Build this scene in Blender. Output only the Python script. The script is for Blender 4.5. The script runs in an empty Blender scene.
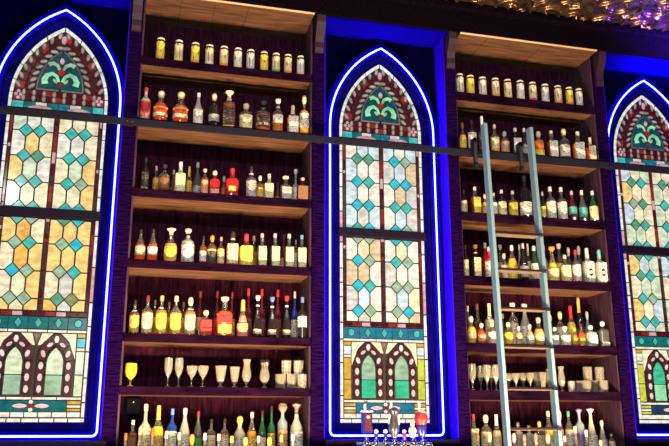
import bpy, bmesh, math, random
from mathutils import Vector, Matrix

# ------------------------------------------------------------------ camera, world, lights, exposure
SC = bpy.context.scene
COL = SC.collection
W, H = 669, 446
F_PX, YAW, PITCH, ROLL = 799.3, 0.2572, 0.25726, -0.00167
ZE = 1.45                                   # eye height above the floor
CAM = Vector((0.0, -6.0, ZE))               # the window glass lies in the plane y = 0
_f = Vector((math.sin(YAW) * math.cos(PITCH), math.cos(YAW) * math.cos(PITCH), math.sin(PITCH)))
_r = Vector((math.cos(YAW), -math.sin(YAW), 0))
_u = _r.cross(_f)
RGT = _r * math.cos(ROLL) + _u * math.sin(ROLL)
UP = -_r * math.sin(ROLL) + _u * math.cos(ROLL)
FWD = _f
cam = bpy.data.cameras.new('camera')
cam.sensor_width = 36
cam.lens = F_PX * 36 / W
cam.clip_start = 0.05
camo = bpy.data.objects.new('camera', cam)
COL.objects.link(camo)
camo.matrix_world = Matrix.Translation(CAM) @ Matrix((RGT, UP, -FWD)).transposed().to_4x4()
SC.camera = camo

world = bpy.data.worlds.new('world')
SC.world = world
world.use_nodes = True
world.node_tree.nodes['Background'].inputs[0].default_value = (0.20, 0.03, 0.42, 1)
world.node_tree.nodes['Background'].inputs[1].default_value = 0.03

SC.view_settings.view_transform = 'Standard'
SC.view_settings.look = 'None'
SC.view_settings.exposure = 0.0
SC.view_settings.gamma = 1.0
SC.view_settings.use_curve_mapping = False


def area(name, loc, target, sx, sy, power, color, spread=180):
    l = bpy.data.lights.new(name, 'AREA')
    l.shape = 'RECTANGLE'
    l.size, l.size_y = sx, sy
    l.energy = power
    l.color = color
    l.spread = math.radians(spread)
    o = bpy.data.objects.new(name, l)
    COL.objects.link(o)
    o.location = loc
    o.rotation_euler = (Vector(target) - Vector(loc)).to_track_quat('-Z', 'Y').to_euler()
    return o


# warm bar lights along the service side of the bar, below the line of sight
area('bar_light', (0.62, -1.85, ZE - 0.85), (0.62, 0.1, ZE + 1.5), 1.5, 0.12, 175, (1.0, 0.65, 0.34), 125)
area('bar_light', (3.2, -1.85, ZE - 0.85), (3.2, 0.1, ZE + 1.5), 1.3, 0.12, 155, (1.0, 0.65, 0.34), 125)
# unseen soft front light for the labels, and small lights added for glass highlights
area('room_light', (0.2, -6.4, ZE + 1.3), (1.9, 0, ZE + 1.4), 2.2, 0.8, 80, (1.0, 0.90, 0.78))
for lx_ in (-1.4, 0.5, 2.3, 4.1):
    area('glint_light', (lx_, -3.7, ZE + 2.75), (lx_ * 0.8 + 0.4, 0, ZE + 1.1), 0.12, 0.12, 27, (1.0, 0.92, 0.82))
# blue wash lamp out in the room, on the ceiling and cornice beyond the ladder
area('blue_wash_light', (5.0, -0.95, ZE + 2.85), (4.9, -0.6, ZE + 3.6), 0.2, 0.2, 150, (0.10, 0.03, 1.0), 95)

# ------------------------------------------------------------------ helpers
random.seed(7)
MATS = {}


def ray(px, py):
    return FWD * F_PX + RGT * (px - 334.5) + UP * (223 - py)


def at(px, py, D):
    """the point on the plane D metres in front of the camera's wall-parallel plane"""
    d = ray(px, py)
    return CAM + d * (D / d.y)


def nodes_of(m):
    m.use_nodes = True
    nt = m.node_tree
    return nt, nt.nodes['Principled BSDF']


def mat(name, col, rough=0.5, metal=0.0, spec=0.5, trans=0.0, emit=None, estr=0.0, coat=0.0, ior=1.45):
    if name in MATS:
        return MATS[name]
    m = bpy.data.materials.new(name)
    nt, b = nodes_of(m)
    b.inputs['Base Color'].default_value = (*col, 1)
    b.inputs['Roughness'].default_value = rough
    b.inputs['Metallic'].default_value = metal
    b.inputs['Specular IOR Level'].default_value = spec
    b.inputs['Transmission Weight'].default_value = trans
    b.inputs['Coat Weight'].default_value = coat
    b.inputs['IOR'].default_value = ior
    if emit:
        b.inputs['Emission Color'].default_value = (*emit, 1)
        b.inputs['Emission Strength'].default_value = estr
    MATS[name] = m
    return m


def add_noise(m, scale, lo, hi, stretch=(1, 1, 1), detail=4.0, targets=('Base Color',), coords='Object', bump=0.0, bump_dist=0.01, p0=0.3, p1=0.7):
    nt, b = nodes_of(m)
    tc = nt.nodes.new('ShaderNodeTexCoord')
    mp = nt.nodes.new('ShaderNodeMapping')
    mp.inputs['Scale'].default_value = stretch
    nz = nt.nodes.new('ShaderNodeTexNoise')
    nz.inputs['Scale'].default_value = scale
    nz.inputs['Detail'].default_value = detail
    rp = nt.nodes.new('ShaderNodeValToRGB')
    rp.color_ramp.elements[0].position = p0
    rp.color_ramp.elements[1].position = p1
    rp.color_ramp.elements[0].color = (*lo, 1)
    rp.color_ramp.elements[1].color = (*hi, 1)
    nt.links.new(tc.outputs[coords], mp.inputs[0])
    nt.links.new(mp.outputs[0], nz.inputs['Vector'])
    nt.links.new(nz.outputs[0], rp.inputs[0])
    for t in targets:
        nt.links.new(rp.outputs[0], b.inputs[t])
    if bump:
        bp = nt.nodes.new('ShaderNodeBump')
        bp.inputs['Strength'].default_value = bump
        bp.inputs['Distance'].default_value = bump_dist
        nt.links.new(nz.outputs[0], bp.inputs['Height'])
        nt.links.new(bp.outputs[0], b.inputs['Normal'])
    return m


def mul(c, k):
    return tuple(min(1.0, x * k) for x in c)


# woods and metals
WOOD = mat('dark_walnut', (0.06, 0.03, 0.025), 0.55, spec=0.0)
add_noise(WOOD, 9, (0.004, 0.0010, 0.006), (0.014, 0.0035, 0.018), (0.6, 3, 3), bump=0.15)
BOARD = mat('soffit_board', (0.2, 0.12, 0.06), 0.6, spec=0.1)
add_noise(BOARD, 7, (0.055, 0.028, 0.020), (0.15, 0.080, 0.050), (0.5, 5, 5), bump=0.12)
BACKW = mat('back_board', (0.05, 0.02, 0.025), 0.6, spec=0.0)
add_noise(BACKW, 12, (0.011, 0.0022, 0.009), (0.038, 0.009, 0.025), (4, 4, 0.5), bump=0.15)
HEWN = mat('hewn_post', (0.12, 0.085, 0.08), 0.5, spec=0.0)
add_noise(HEWN, 16, (0.002, 0.0004, 0.010), (0.013, 0.0025, 0.055), (0.7, 0.7, 4.5), detail=3, bump=1.0, bump_dist=0.02)
BEAMW = mat('beam_wood', (0.03, 0.022, 0.03), 0.6, spec=0.0)
add_noise(BEAMW, 30, (0.0015, 0.001, 0.0025), (0.007, 0.004, 0.008), (5, 1, 1), bump=0.5)
SIDEP = mat('side_panel_sheen', (0.07, 0.045, 0.06), 0.5, spec=0.2)
add_noise(SIDEP, 8, (0.022, 0.010, 0.024), (0.066, 0.034, 0.062), (4, 4, 0.5), bump=0.1)  # lighter than the other wood to imitate light grazing the panels
CORB = mat('corbel_wood', (0.026, 0.012, 0.024), 0.4, spec=0.3)
EDGE = mat('lit_edge', (0.62, 0.46, 0.27), 0.5)  # pale strip added for the lit front edge of the top boards
WALLM = mat('wall_neon_tint', (0.13, 0.11, 0.20), 0.6, spec=0.0)
add_noise(WALLM, 6, (0.0005, 0.0003, 0.010), (0.001, 0.0005, 0.020), bump=0.1)  # blue neon glow on the dark wall put into the paint colour
FRAME = mat('frame_neon_tint', (0.16, 0.13, 0.28), 0.38, spec=0.0)
add_noise(FRAME, 10, (0.0015, 0.0008, 0.07), (0.003, 0.002, 0.13), bump=0.05)  # dark frame paint tinted blue to carry the neon glow
BAR = mat('transom_paint', (0.005, 0.003, 0.012), 0.5, spec=0.1)
STEEL = mat('rail_steel', (0.012, 0.013, 0.024), 0.5, 0.0, spec=0.05)
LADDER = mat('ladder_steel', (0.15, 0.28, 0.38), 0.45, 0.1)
RUNG = mat('rung_black', (0.012, 0.008, 0.012), 0.5, spec=0.1)
RUNG_LIT = mat('lit_rung_wood', (0.16, 0.12, 0.09), 0.5)
BLACK = mat('black_iron', (0.02, 0.02, 0.028), 0.4, 0.4)
CHROME = mat('chrome', (0.85, 0.88, 0.92), 0.12, 1.0)
LEAD = mat('lead', (0.012, 0.011, 0.014), 0.6, 0.3)
LIT_LEAD = mat('lit_lead', (0.13, 0.11, 0.14), 0.45, 0.3)  # lit copy of the lead, the light put into its grey
SILL = mat('sill_lacquer', (0.02, 0.008, 0.06), 0.4, spec=0.1)
SOFFIT = mat('soffit_neon_tint', (0.002, 0.0006, 0.26), 0.6, spec=0.0)  # neon light on the soffit put into its blue
REVEAL = mat('reveal_neon_tint', (0.020, 0.001, 0.55), 0.5, spec=0.05)  # blue of neon-lit post sides put into added boards
FLOOR = mat('floor_planks', (0.06, 0.035, 0.025), 0.5)
add_noise(FLOOR, 5, (0.04, 0.022, 0.016), (0.09, 0.05, 0.035), (1, 8, 1))
COUNTER = mat('counter_wood', (0.10, 0.05, 0.03), 0.3)
add_noise(COUNTER, 8, (0.06, 0.028, 0.018), (0.13, 0.065, 0.035), (0.5, 5, 5))
TIN = mat('pressed_tin', (0.42, 0.25, 0.11), 0.24, 0.9)
add_noise(TIN, 14, (0.07, 0.036, 0.024), (0.48, 0.30, 0.18))
NEON = mat('neon_gas', (0.1, 0.1, 1.0), 0.3, emit=(0.045, 0.055, 1.0), estr=34.0)


class MB:
    """collects boxes, prisms, lathes and tubes in one bmesh"""

    def __init__(s):
        s.bm = bmesh.new()

    def box(s, x0, x1, y0, y1, z0, z1, bevel=0.0):
        vs = [s.bm.verts.new(p) for p in ((x0, y0, z0), (x1, y0, z0), (x1, y1, z0), (x0, y1, z0), (x0, y0, z1), (x1, y0, z1), (x1, y1, z1), (x0, y1, z1))]
        fs = [s.bm.faces.new([vs[i] for i in q]) for q in ((3, 2, 1, 0), (4, 5, 6, 7), (0, 1, 5, 4), (1, 2, 6, 5), (2, 3, 7, 6), (3, 0, 4, 7))]
        if bevel:
            es = list({e for f in fs for e in f.edges})
            bmesh.ops.bevel(s.bm, geom=es, offset=bevel, segments=1, affect='EDGES')
        return s

    def prism(s, poly, y0, y1):
        """polygon in (x, z), extruded from y0 (front) to y1 (back)"""
        a = [s.bm.verts.new((x, y0, z)) for x, z in poly]
        b = [s.bm.verts.new((x, y1, z)) for x, z in poly]
        n = len(poly)
        ar = sum(poly[i][0] * poly[(i + 1) % n][1] - poly[(i + 1) % n][0] * poly[i][1] for i in range(n))
        fr = s.bm.faces.new(a if ar > 0 else a[::-1])
        s.bm.faces.new(b[::-1] if ar > 0 else b)
        for i in range(n):
            j = (i + 1) % n
            q = [a[j], a[i], b[i], b[j]]
            s.bm.faces.new(q if ar > 0 else q[::-1])
        return s

    def side_prism(s, poly, x0, x1):
        """polygon in (y, z), extruded along x"""
        a = [s.bm.verts.new((x0, y, z)) for y, z in poly]
        b = [s.bm.verts.new((x1, y, z)) for y, z in poly]
        n = len(poly)
        s.bm.faces.new(a)
        s.bm.faces.new(b[::-1])
        for i in range(n):
            j = (i + 1) % n
            s.bm.faces.new([a[j], a[i], b[i], b[j]])
        bmesh.ops.recalc_face_normals(s.bm, faces=s.bm.faces)
        return s

    def lathe(s, prof, n=16, power=2.0, cx=0, cy=0):
        rings = []
        for r, z in prof:
            if r < 1e-5:
                rings.append([s.bm.verts.new((cx, cy, z))])
                continue
            ring = []
            for k in range(n):
                t = 2 * math.pi * (k + 0.5) / n
                c, sn = math.cos(t), math.sin(t)
                g = r if power == 2 else r / (abs(c) ** power + abs(sn) ** power) ** (1 / power)
                ring.append(s.bm.verts.new((cx + g * c, cy + g * sn, z)))
            rings.append(ring)
        for a, b in zip(rings, rings[1:]):
            if len(a) == 1 and len(b) == 1:
                continue
            for k in range(n):
                j = (k + 1) % n
                if len(a) == 1:
                    s.bm.faces.new((a[0], b[j], b[k]))
                elif len(b) == 1:
                    s.bm.faces.new((a[k], a[j], b[0]))
                else:
                    s.bm.faces.new((a[k], a[j], b[j], b[k]))
        return s

    def tube(s, pts, r, n=8, closed=False, caps=True):
        pts = [Vector(p) for p in pts]
        m = len(pts)
        rings = []
        for i, p in enumerate(pts):
            if closed:
                d = pts[(i + 1) % m] - pts[i - 1]
            else:
                d = pts[min(i + 1, m - 1)] - pts[max(i - 1, 0)]
            d.normalize()
            ref = Vector((0, 1, 0)) if abs(d.y) < 0.9 else Vector((1, 0, 0))
            a = d.cross(ref).normalized()
            b = d.cross(a)
            rings.append([s.bm.verts.new(p + a * math.cos(2 * math.pi * k / n) * r + b * math.sin(2 * math.pi * k / n) * r) for k in range(n)])
        for i in range(m if closed else m - 1):
            A, B = rings[i], rings[(i + 1) % m]
            for k in range(n):
                j = (k + 1) % n
                s.bm.faces.new((A[k], A[j], B[j], B[k]))
        if not closed and caps:
            s.bm.faces.new(rings[0])
            s.bm.faces.new(rings[-1][::-1])
        bmesh.ops.recalc_face_normals(s.bm, faces=s.bm.faces)
        return s

    def ball(s, c, r, n=10, sz=1.0):
        prof = [(r * math.sin(math.pi * i / 8), c[2] - r * sz * math.cos(math.pi * i / 8)) for i in range(9)]
        prof[0] = (0, prof[0][1])
        prof[-1] = (0, prof[-1][1])
        return s.lathe(prof, n, 2.0, c[0], c[1])

    def mesh(s, name, smooth=False, angle=40):
        me = bpy.data.meshes.new(name)
        s.bm.to_mesh(me)
        s.bm.free()
        if smooth:
            me.shade_smooth()
            me.set_sharp_from_angle(angle=math.radians(angle))
        return me

    def build(s, name, m, parent=None, smooth=False, loc=None, angle=40):
        return obj(name, s.mesh(name, smooth, angle), m, parent, loc)


def obj(name, me, m, parent=None, loc=None):
    o = bpy.data.objects.new(name, me)
    COL.objects.link(o)
    if m is not None:
        if not me.materials:
            me.materials.append(None)
        o.material_slots[0].link = 'OBJECT'
        o.material_slots[0].material = m
    if parent:
        o.parent = parent
    if loc:
        o.location = loc
    return o


def tag(o, label=None, cat=None, group=None, kind=None):
    if label:
        o['label'] = label
    if cat:
        o['category'] = cat
    if group:
        o['group'] = group
    if kind:
        o['kind'] = kind
    return o


def empty(name, loc=(0, 0, 0), rz=0.0, sc=(1, 1, 1)):
    o = bpy.data.objects.new(name, None)
    o.empty_display_size = 0.05
    COL.objects.link(o)
    o.location = loc
    o.rotation_euler = (0, 0, rz)
    o.scale = sc
    return o


def Z(z):
    return z + ZE


def Y(D):
    return D - 6.0


# ------------------------------------------------------------------ the setting
tag(MB().box(-3.2, 7.2, -7.5, 0.4, -0.06, 0.0).build('floor', FLOOR), 'dark wooden plank floor behind the bar', kind='structure')

CENTRES = (1.979 - 2.570, 1.979, 1.979 + 2.585)
HALF, ZBOT, ZSPR, RISE = 0.362, 0.073, 2.44, 0.632
NICHE = 0.528
D_WALL, D_POST, D_BACK, D_BEAM = 6.02, 5.82, 6.20, 5.70
Z_TOP = 3.314


def outline(o, n=14, bottom=True):
    """closed window outline grown by o: from bottom left, up, over the arch and down; (u, z)"""
    w, h = HALF + o, RISE + o * 1.33
    r = (w * w + h * h) / (2 * w)
    c = r - w
    a1 = math.atan2(h, c)
    pts = [(-w, ZBOT - o)] if bottom else []
    for i in range(n + 1):
        t = a1 * i / n
        pts.append((c - r * math.cos(t), ZSPR + r * math.sin(t)))
    pts += [(-u, z) for u, z in pts[::-1][1:]]
    return pts


def back_wall():
    s = MB()
    bm = s.bm
    x0, x1, zt, zb = -3.0, 7.0, Z(3.5), 0.0
    yw, yb = Y(D_WALL), Y(6.30)

    lim = ((x0, -0.07), (1.40, 2.55), (3.99, x1))
    for c, (la, lb) in zip(CENTRES, lim):
        a, b = c - HALF - 0.05, c + HALF + 0.05
        s.box(la, a, yw, yb, zb, zt)
        s.box(a, b, yw, yb, zb, Z(ZBOT - 0.05))
        arch = [(c + u, Z(z)) for u, z in outline(0.05, 14)][1:-1]
        for p, q in zip(arch, arch[1:]):
            if q[0] - p[0] > 1e-4:
                s.prism([p, q, (q[0], zt), (p[0], zt)], yw, yb)
        s.box(b, lb, yw, yb, zb, zt)
    return tag(s.build('wall_back', WALLM), 'dark painted wall behind the arched windows', kind='structure')


back_wall()

# beam, crown and ceiling
b = MB().box(-3.0, 7.0, Y(D_BEAM), Y(6.30), Z(Z_TOP), Z(3.5))
tag(b.build('trim_1', BEAMW), 'long dark beam running above the shelving', kind='structure')
b = MB().box(-3.0, 7.0, Y(5.645), Y(6.30), Z(3.5), Z(3.56), 0.008)
tag(b.build('trim_2', BEAMW), 'black crown moulding under the tin ceiling', kind='structure')


def tin_ceiling():
    rnd = random.Random(3)
    cs = []
    step = 0.34
    for i in range(-2, 40):
        for j in range(-2, 14):
            cs.append((1.0 + i * step + rnd.uniform(-0.06, 0.06), -1.9 + j * step * 0.9 + rnd.uniform(-0.06, 0.06), rnd.choice((-1, 1)), rnd.uniform(0, 6.28)))
    grid = {}
    for c in cs:
        grid.setdefault((int(c[0] / step), int(c[1] / step)), []).append(c)

    def height(x, y):
        best, d1 = None, 9
        gx, gy = int(x / step), int(y / step)
        for a in (-1, 0, 1):
            for b2 in (-1, 0, 1):
                for c in grid.get((gx + a, gy + b2), ()):
                    d = (x - c[0]) ** 2 + (y - c[1]) ** 2
                    if d < d1:
                        d1, best = d, c
        if best is None:
            return 0.0
        r = math.sqrt(d1)
        th = math.atan2(y - best[1], x - best[0])
        ph = math.sin(r * 50 + best[2] * th * 2 + best[3])
        return 0.026 * math.exp(-((1 - ph) / 0.32) ** 2)
    nx, ny, X0, X1, Y0, Y1 = 860, 130, 1.0, 5.3, -0.95, -0.30
    verts, faces = [], []
    for j in range(ny + 1):
        y = Y0 + (Y1 - Y0) * j / ny
        for i in range(nx + 1):
            x = X0 + (X1 - X0) * i / nx
            verts.append((x, y, Z(3.575) - height(x, y)))
    for j in range(ny):
        for i in range(nx):
            a = j * (nx + 1) + i
            faces.append((a, a + nx + 1, a + nx + 2, a + 1))

    def plate(x0, x1, y0, y1):
        k = len(verts)
        z = Z(3.58)
        verts.extend([(x0, y0, z), (x1, y0, z), (x1, y1, z), (x0, y1, z)])
        faces.append((k, k + 3, k + 2, k + 1))
    plate(-3.2, X0, -7.5, 0.4)
    plate(X1, 7.2, -7.5, 0.4)
    plate(X0, X1, -7.5, Y0)
    plate(X0, X1, Y1, 0.4)
    me = bpy.data.meshes.new('ceiling')
    me.from_pydata(verts, [], faces)
    me.shade_smooth()
    return tag(obj('ceiling', me, TIN), 'pressed tin ceiling with swirling gilt relief', kind='structure')


tin_ceiling()

# ------------------------------------------------------------------ stained glass windows
GC = {
    'white': (0.80, 0.84, 0.74), 'cream': (0.86, 0.80, 0.55), 'amber': (0.90, 0.66, 0.24), 'orange': (0.85, 0.50, 0.13),
    'tan': (0.66, 0.55, 0.36), 'palegreen': (0.62, 0.76, 0.56), 'paleblue': (0.58, 0.76, 0.82), 'grey': (0.62, 0.66, 0.62),
    'teal': (0.008, 0.15, 0.16), 'turq': (0.06, 0.50, 0.46), 'cyan': (0.03, 0.52, 0.66), 'green': (0.10, 0.36, 0.22),
    'olive': (0.22, 0.28, 0.14), 'sage': (0.30, 0.50, 0.36), 'emerald': (0.05, 0.50, 0.28), 'deepteal': (0.005, 0.07, 0.085), 'darkred': (0.085, 0.005, 0.012),
    'red': (0.60, 0.015, 0.015), 'brick': (0.27, 0.022, 0.022), 'pink': (0.62, 0.36, 0.38), 'mauve': (0.24, 0.15, 0.17), 'blush': (0.82, 0.60, 0.60), 'plum': (0.075, 0.025, 0.03), 'gold': (0.55, 0.36, 0.05),
    'lime': (0.50, 0.58, 0.07), 'mint': (0.26, 0.72, 0.42), 'leaf': (0.27, 0.34, 0.26), 'navy': (0.012, 0.05, 0.10), 'blue': (0.02, 0.18, 0.30),
}
GLASS = {}
for k, c in GC.items():
    m = mat('glass_' + k, mul(c, 0.15), 0.15, spec=0.2, emit=c, estr=0.87)
    add_noise(m, 15, mul(c, 0.62), mul(c, 1.16), (1.0, 1.0, 1.8), detail=7, targets=('Emission Color',), p0=0.36, p1=0.62)
    GLASS[k] = m


def grow(poly, d):
    """polygon offset outward by d (negative: inward)"""
    n = len(poly)
    ar = sum(poly[i][0] * poly[(i + 1) % n][1] - poly[(i + 1) % n][0] * poly[i][1] for i in range(n))
    if ar < 0:
        poly = poly[::-1]
    out = []
    for i in range(n):
        p, q, r = Vector(poly[i - 1]), Vector(poly[i]), Vector(poly[(i + 1) % n])
        a, b2 = (q - p), (r - q)
        if a.length < 1e-6 or b2.length < 1e-6:
            out.append(tuple(q))
            continue
        a.normalize()
        b2.normalize()
        na, nb = Vector((a.y, -a.x)), Vector((b2.y, -b2.x))
        m = na + nb
        if m.length < 1e-3:
            m = na
        m.normalize()
        k = max(0.45, m.dot(na))
        out.append(tuple(q + m * (d / k)))
    return out


def ellipse(cx, cz, a, b2, ang=0.0, n=10, point=False):
    pts = []
    for k in range(n):
        t = 2 * math.pi * k / n
        x, z = a * math.cos(t), b2 * math.sin(t)
        if point:
            z *= 0.55 + 0.45 * abs(math.sin(t))
        pts.append((cx + x * math.cos(ang) - z * math.sin(ang), cz + x * math.sin(ang) + z * math.cos(ang)))
    return pts


def rect(u0, u1, z0, z1):
    return [(u0, z0), (u1, z0), (u1, z1), (u0, z1)]


PIECES = []          # (section, polygon, colour key, layer, lead outline or None)


def piece(sec, poly, key, layer=0, inset=0.0045, lead=None):
    PIECES.append((sec, grow(poly, -inset), key, layer, lead))


def design():
    rnd = random.Random(11)
    # white border: sides, arch and foot
    for s in (-1, 1):
        z = ZBOT + 0.032
        k = 0
        while z < 2.33:
            z1 = min(z + rnd.uniform(0.10, 0.26), 2.345)
            if 2.345 - z1 < 0.06:
                z1 = 2.345
            piece('border', rect(*sorted((s * 0.362, s * 0.331)), z, z1), 'white' if rnd.random() < 0.85 else 'pink', inset=0.0055)
            z = z1
    a, b2 = outline(0.0, 28, False), outline(-0.031, 28, False)
    a = [(-HALF, 2.36)] + a + [(HALF, 2.36)]
    b2 = [(-HALF + 0.031, 2.36)] + b2 + [(HALF - 0.031, 2.36)]
    cuts = [0, 3, 7, 12, 17, 23, 29, 35, 41, 46, 51, 55, 58]
    for i, j in zip(cuts, cuts[1:]):
        piece('border', a[i:j + 1] + b2[i:j + 1][::-1], 'white', inset=0.0045)
    us = [-0.362, -0.27, -0.15, -0.055, 0.06, 0.16, 0.25, 0.362]
    for p, q in zip(us, us[1:]):
        piece('border', rect(p, q, ZBOT, ZBOT + 0.033), 'white')
    # narrow beaded red strips beside and between the two lights
    for u0, u1 in ((-0.331, -0.309), (-0.0145, 0.0145), (0.309, 0.331)):
        for z0, z1 in ((1.597, 2.335), (0.845, 1.522)):
            z = z0
            while z < z1 - 0.01:
                e = min(z + rnd.choice((0.03, 0.05, 0.09, 0.13)), z1)
                if z1 - e < 0.02:
                    e = z1
                piece('beads', rect(u0, u1, z, e), rnd.choice(('darkred', 'brick', 'darkred', 'plum', 'pink', 'darkred', 'plum', 'plum')), inset=0.0035)
                z = e
    # two lights of pale hexagons and coloured diamonds
    for sec, top, bot, rows in (('upper', 2.335, 1.597, (2.192, 1.994, 1.796, 1.600)), ('lower', 1.522, 0.845, (1.520, 1.335, 1.131, 0.931))):
        for s in (-1, 1):
            x0, x1 = (-0.308, -0.0155) if s < 0 else (0.0155, 0.308)
            la, lb = (-0.21, -0.1125) if s < 0 else (0.1125, 0.21)
            hw, hh = (lb - la) / 2, 0.051
            m = (la + lb) / 2
            lv = ([top] if rows[0] < top - 0.03 else []) + list(rows) + ([bot] if rows[-1] > bot + 0.03 else [])
            for zt, zb in zip(lv, lv[1:]):
                dt, db = zt in rows, zb in rows
                # left, middle and right cell
                L = [(x0, zb)] + ([(la - hw, zb), (la, zb + hh)] if db else [(la, zb)]) + ([(la, zt - hh), (la - hw, zt)] if dt else [(la, zt)]) + [(x0, zt)]
                M = ([(la, zb + hh), (m, zb), (lb, zb + hh)] if db else [(la, zb), (lb, zb)]) + ([(lb, zt - hh), (m, zt), (la, zt - hh)] if dt else [(lb, zt), (la, zt)])
                R = ([(lb, zb + hh), (lb + hw, zb)] if db else [(lb, zb)]) + [(x1, zb), (x1, zt)] + ([(lb + hw, zt), (lb, zt - hh)] if dt else [(lb, zt)])
                for P in (L, M, R):
                    piece(sec, P, 'pale', inset=0.006)
            for r in rows:
                for l in (la, lb):
                    D = [(l - hw, r), (l, r - hh), (l + hw, r), (l, r + hh)]
                    if r + hh > top:
                        D = [(l - hw, r), (l, r - hh), (l + hw, r)]
                    elif r - hh < bot:
                        D = [(l - hw, r), (l + hw, r), (l, r + hh)]
                    piece(sec, D, 'gem', 1, 0.0025, 0.007)
    # base: red fillet, teal frieze, two lancets, pilasters, foot band
    for i in range(9):
        p = -0.331 + 0.662 * i / 9
        piece('base', rect(p, p + 0.662 / 9, 0.806, 0.843), ('darkred', 'brick', 'pink', 'darkred')[i % 4], inset=0.005)
    gems = [-0.27, -0.135, 0.0, 0.135, 0.27]
    ed = [-0.331, -0.2, -0.068, 0.068, 0.2, 0.331]
    for p, q in zip(ed, ed[1:]):
        piece('base', rect(p, q, 0.716, 0.804), 'frieze', inset=0.003)
    for i, g in enumerate(gems):
        piece('base', ellipse(g, 0.76, 0.024, 0.026, n=8) if i in (0, 4) else ellipse(g, 0.76, 0.022, 0.034, n=4), 'turqgem', 1, 0.0, 0.006)
    for i in range(5):
        p = -0.331 + 0.662 * i / 5
        piece('base', rect(p, p + 0.662 / 5, 0.692, 0.714), 'white', inset=0.0035)
    for i in range(4):
        p = -0.331 + 0.662 * i / 4
        piece('base', rect(p, p + 0.662 / 4, 0.226, 0.248), 'white', inset=0.0035)
    # ground behind the lancets
    piece('base', [(-0.03, 0.69), (0, 0.60), (0.03, 0.69)], 'mauve', inset=0.004)
    piece('base', [(-0.115, 0.69), (-0.03, 0.69), (-0.004, 0.60), (-0.03, 0.60)], 'cream', inset=0.004)
    piece('base', [(0.115, 0.69), (0.03, 0.69), (0.004, 0.60), (0.03, 0.60)], 'cream', inset=0.004)
    for s in (-1, 1):
        piece('base', [(s * 0.268, 0.69), (s * 0.155, 0.69), (s * 0.215, 0.63), (s * 0.268, 0.50)], 'cream', inset=0.004)
        piece('base', rect(*sorted((s * 0.330, s * 0.27)), 0.658, 0.69), 'capital0', inset=0.004)
        piece('base', rect(*sorted((s * 0.330, s * 0.27)), 0.59, 0.658), 'capital', inset=0.004)
        piece('base', rect(*sorted((s * 0.330, s * 0.27)), 0.565, 0.59), 'white', inset=0.004)
        piece('base', rect(*sorted((s * 0.330, s * 0.27)), 0.40, 0.565), 'shaft', inset=0.004)
        piece('base', rect(*sorted((s * 0.330, s * 0.27)), 0.25, 0.40), 'shaft', inset=0.004)
        # lancet frame and field
        c = s * 0.135

        def lancet(w, zs, rise, zb, n=8):
            r = (w * w + rise * rise) / (2 * w)
            k = r - w
            am = math.atan2(rise, k)
            left = [(k - r * math.cos(am * i / n), zs + r * math.sin(am * i / n)) for i in range(n + 1)]
            pts = [(-w, zb)] + left + [(-u, z) for u, z in left[::-1][1:]] + [(w, zb)]
            return [(c + u, z) for u, z in pts]
        o1, o2 = lancet(0.122, 0.50, 0.19, 0.25), lancet(0.068, 0.49, 0.125, 0.258)
        n = len(o1)
        cutl = [0, 1, 5, 9, 13, 17, 18]
        cutl = [x for x in (0, 1, 5, 9, 13, n - 2, n - 1) if x < n]
        for i, j in zip(cutl, cutl[1:]):
            piece('base', o1[i:j + 1] + o2[i:j + 1][::-1], 'plum', 1, 0.003, 0.0)
        f1 = lancet(0.054, 0.475, 0.11, 0.262)
        mid = 0.40
        piece('base', [p for p in f1 if p[1] > mid] and [(c - 0.054, mid)] + [p for p in f1 if p[1] > mid] + [(c + 0.054, mid)], 'field', 2, 0.0, 0.010)
        piece('base', rect(c - 0.054, c + 0.054, 0.262, mid - 0.006), 'field2', 2, 0.0, 0.010)
        piece('base', ellipse(c, 0.645, 0.017, 0.027, n=6), 'gemwhite', 2, 0.0, 0.006)
        for t in (-1, 1):
            for z in (0.30, 0.38, 0.46):
                piece('base', ellipse(c + t * 0.092, z, 0.016, 0.027, n=8), 'gempink', 2, 0.0, 0.005)
            piece('base', ellipse(c + t * 0.083, 0.543, 0.015, 0.026, t * -0.35 + 0.0, n=8), 'gempink', 2, 0.0, 0.005)
            piece('base', ellipse(c + t * 0.042, 0.606, 0.013, 0.024, t * 0.95, n=6), 'gempink', 2, 0.0, 0.004)
        # foot band ends
        e0, e1 = sorted((s * 0.330, s * 0.235))
        piece('base', rect(e0, e1, 0.195, 0.224), 'footgold', inset=0.004)
        piece('base', rect(e0, e1, 0.172, 0.195), 'white', inset=0.004)
        piece('base', rect(e0, e1, 0.148, 0.172), 'footgold', inset=0.004)
        piece('base', [(s * 0.235, 0.224), (s * 0.235, 0.148), (0, 0.148), (0, 0.224)], 'footteal', inset=0.003)
        piece('base', ellipse(s * 0.072, 0.186, 0.050, 0.016, n=8, point=True), 'gempink', 1, 0.0, 0.005)
    piece('base', ellipse(0, 0.186, 0.024, 0.02, n=4), 'brick', 1, 0.0, 0.005)
    for t in (-1, 1):
        piece('base', ellipse(0, 0.186 + t * 0.026, 0.015, 0.014, n=8), 'gemwhite', 1, 0.0, 0.005)
    us = [-0.331, -0.235, -0.13, -0.04, 0.05, 0.14, 0.24, 0.331]
    for p, q in zip(us, us[1:]):
        piece('base', rect(p, q, 0.108, 0.147), 'white', inset=0.004)
    # tympanum: bottom strip, two rows of red squares, arched leaf band, triangular field
    for i in range(8):
        p = -0.331 + 0.662 * i / 8
        piece('tympanum', rect(p, p + 0.662 / 8, 2.362, 2.424), ('turq', 'teal', 'grey', 'teal', 'blue', 'grey', 'teal', 'turq')[i], inset=0.003)
    for u in (-0.13, 0.15):
        piece('tympanum', ellipse(u, 2.375, 0.085, 0.020, n=10, point=True), 'pink', 1, 0.0, 0.004)
    cols = 9
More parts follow.
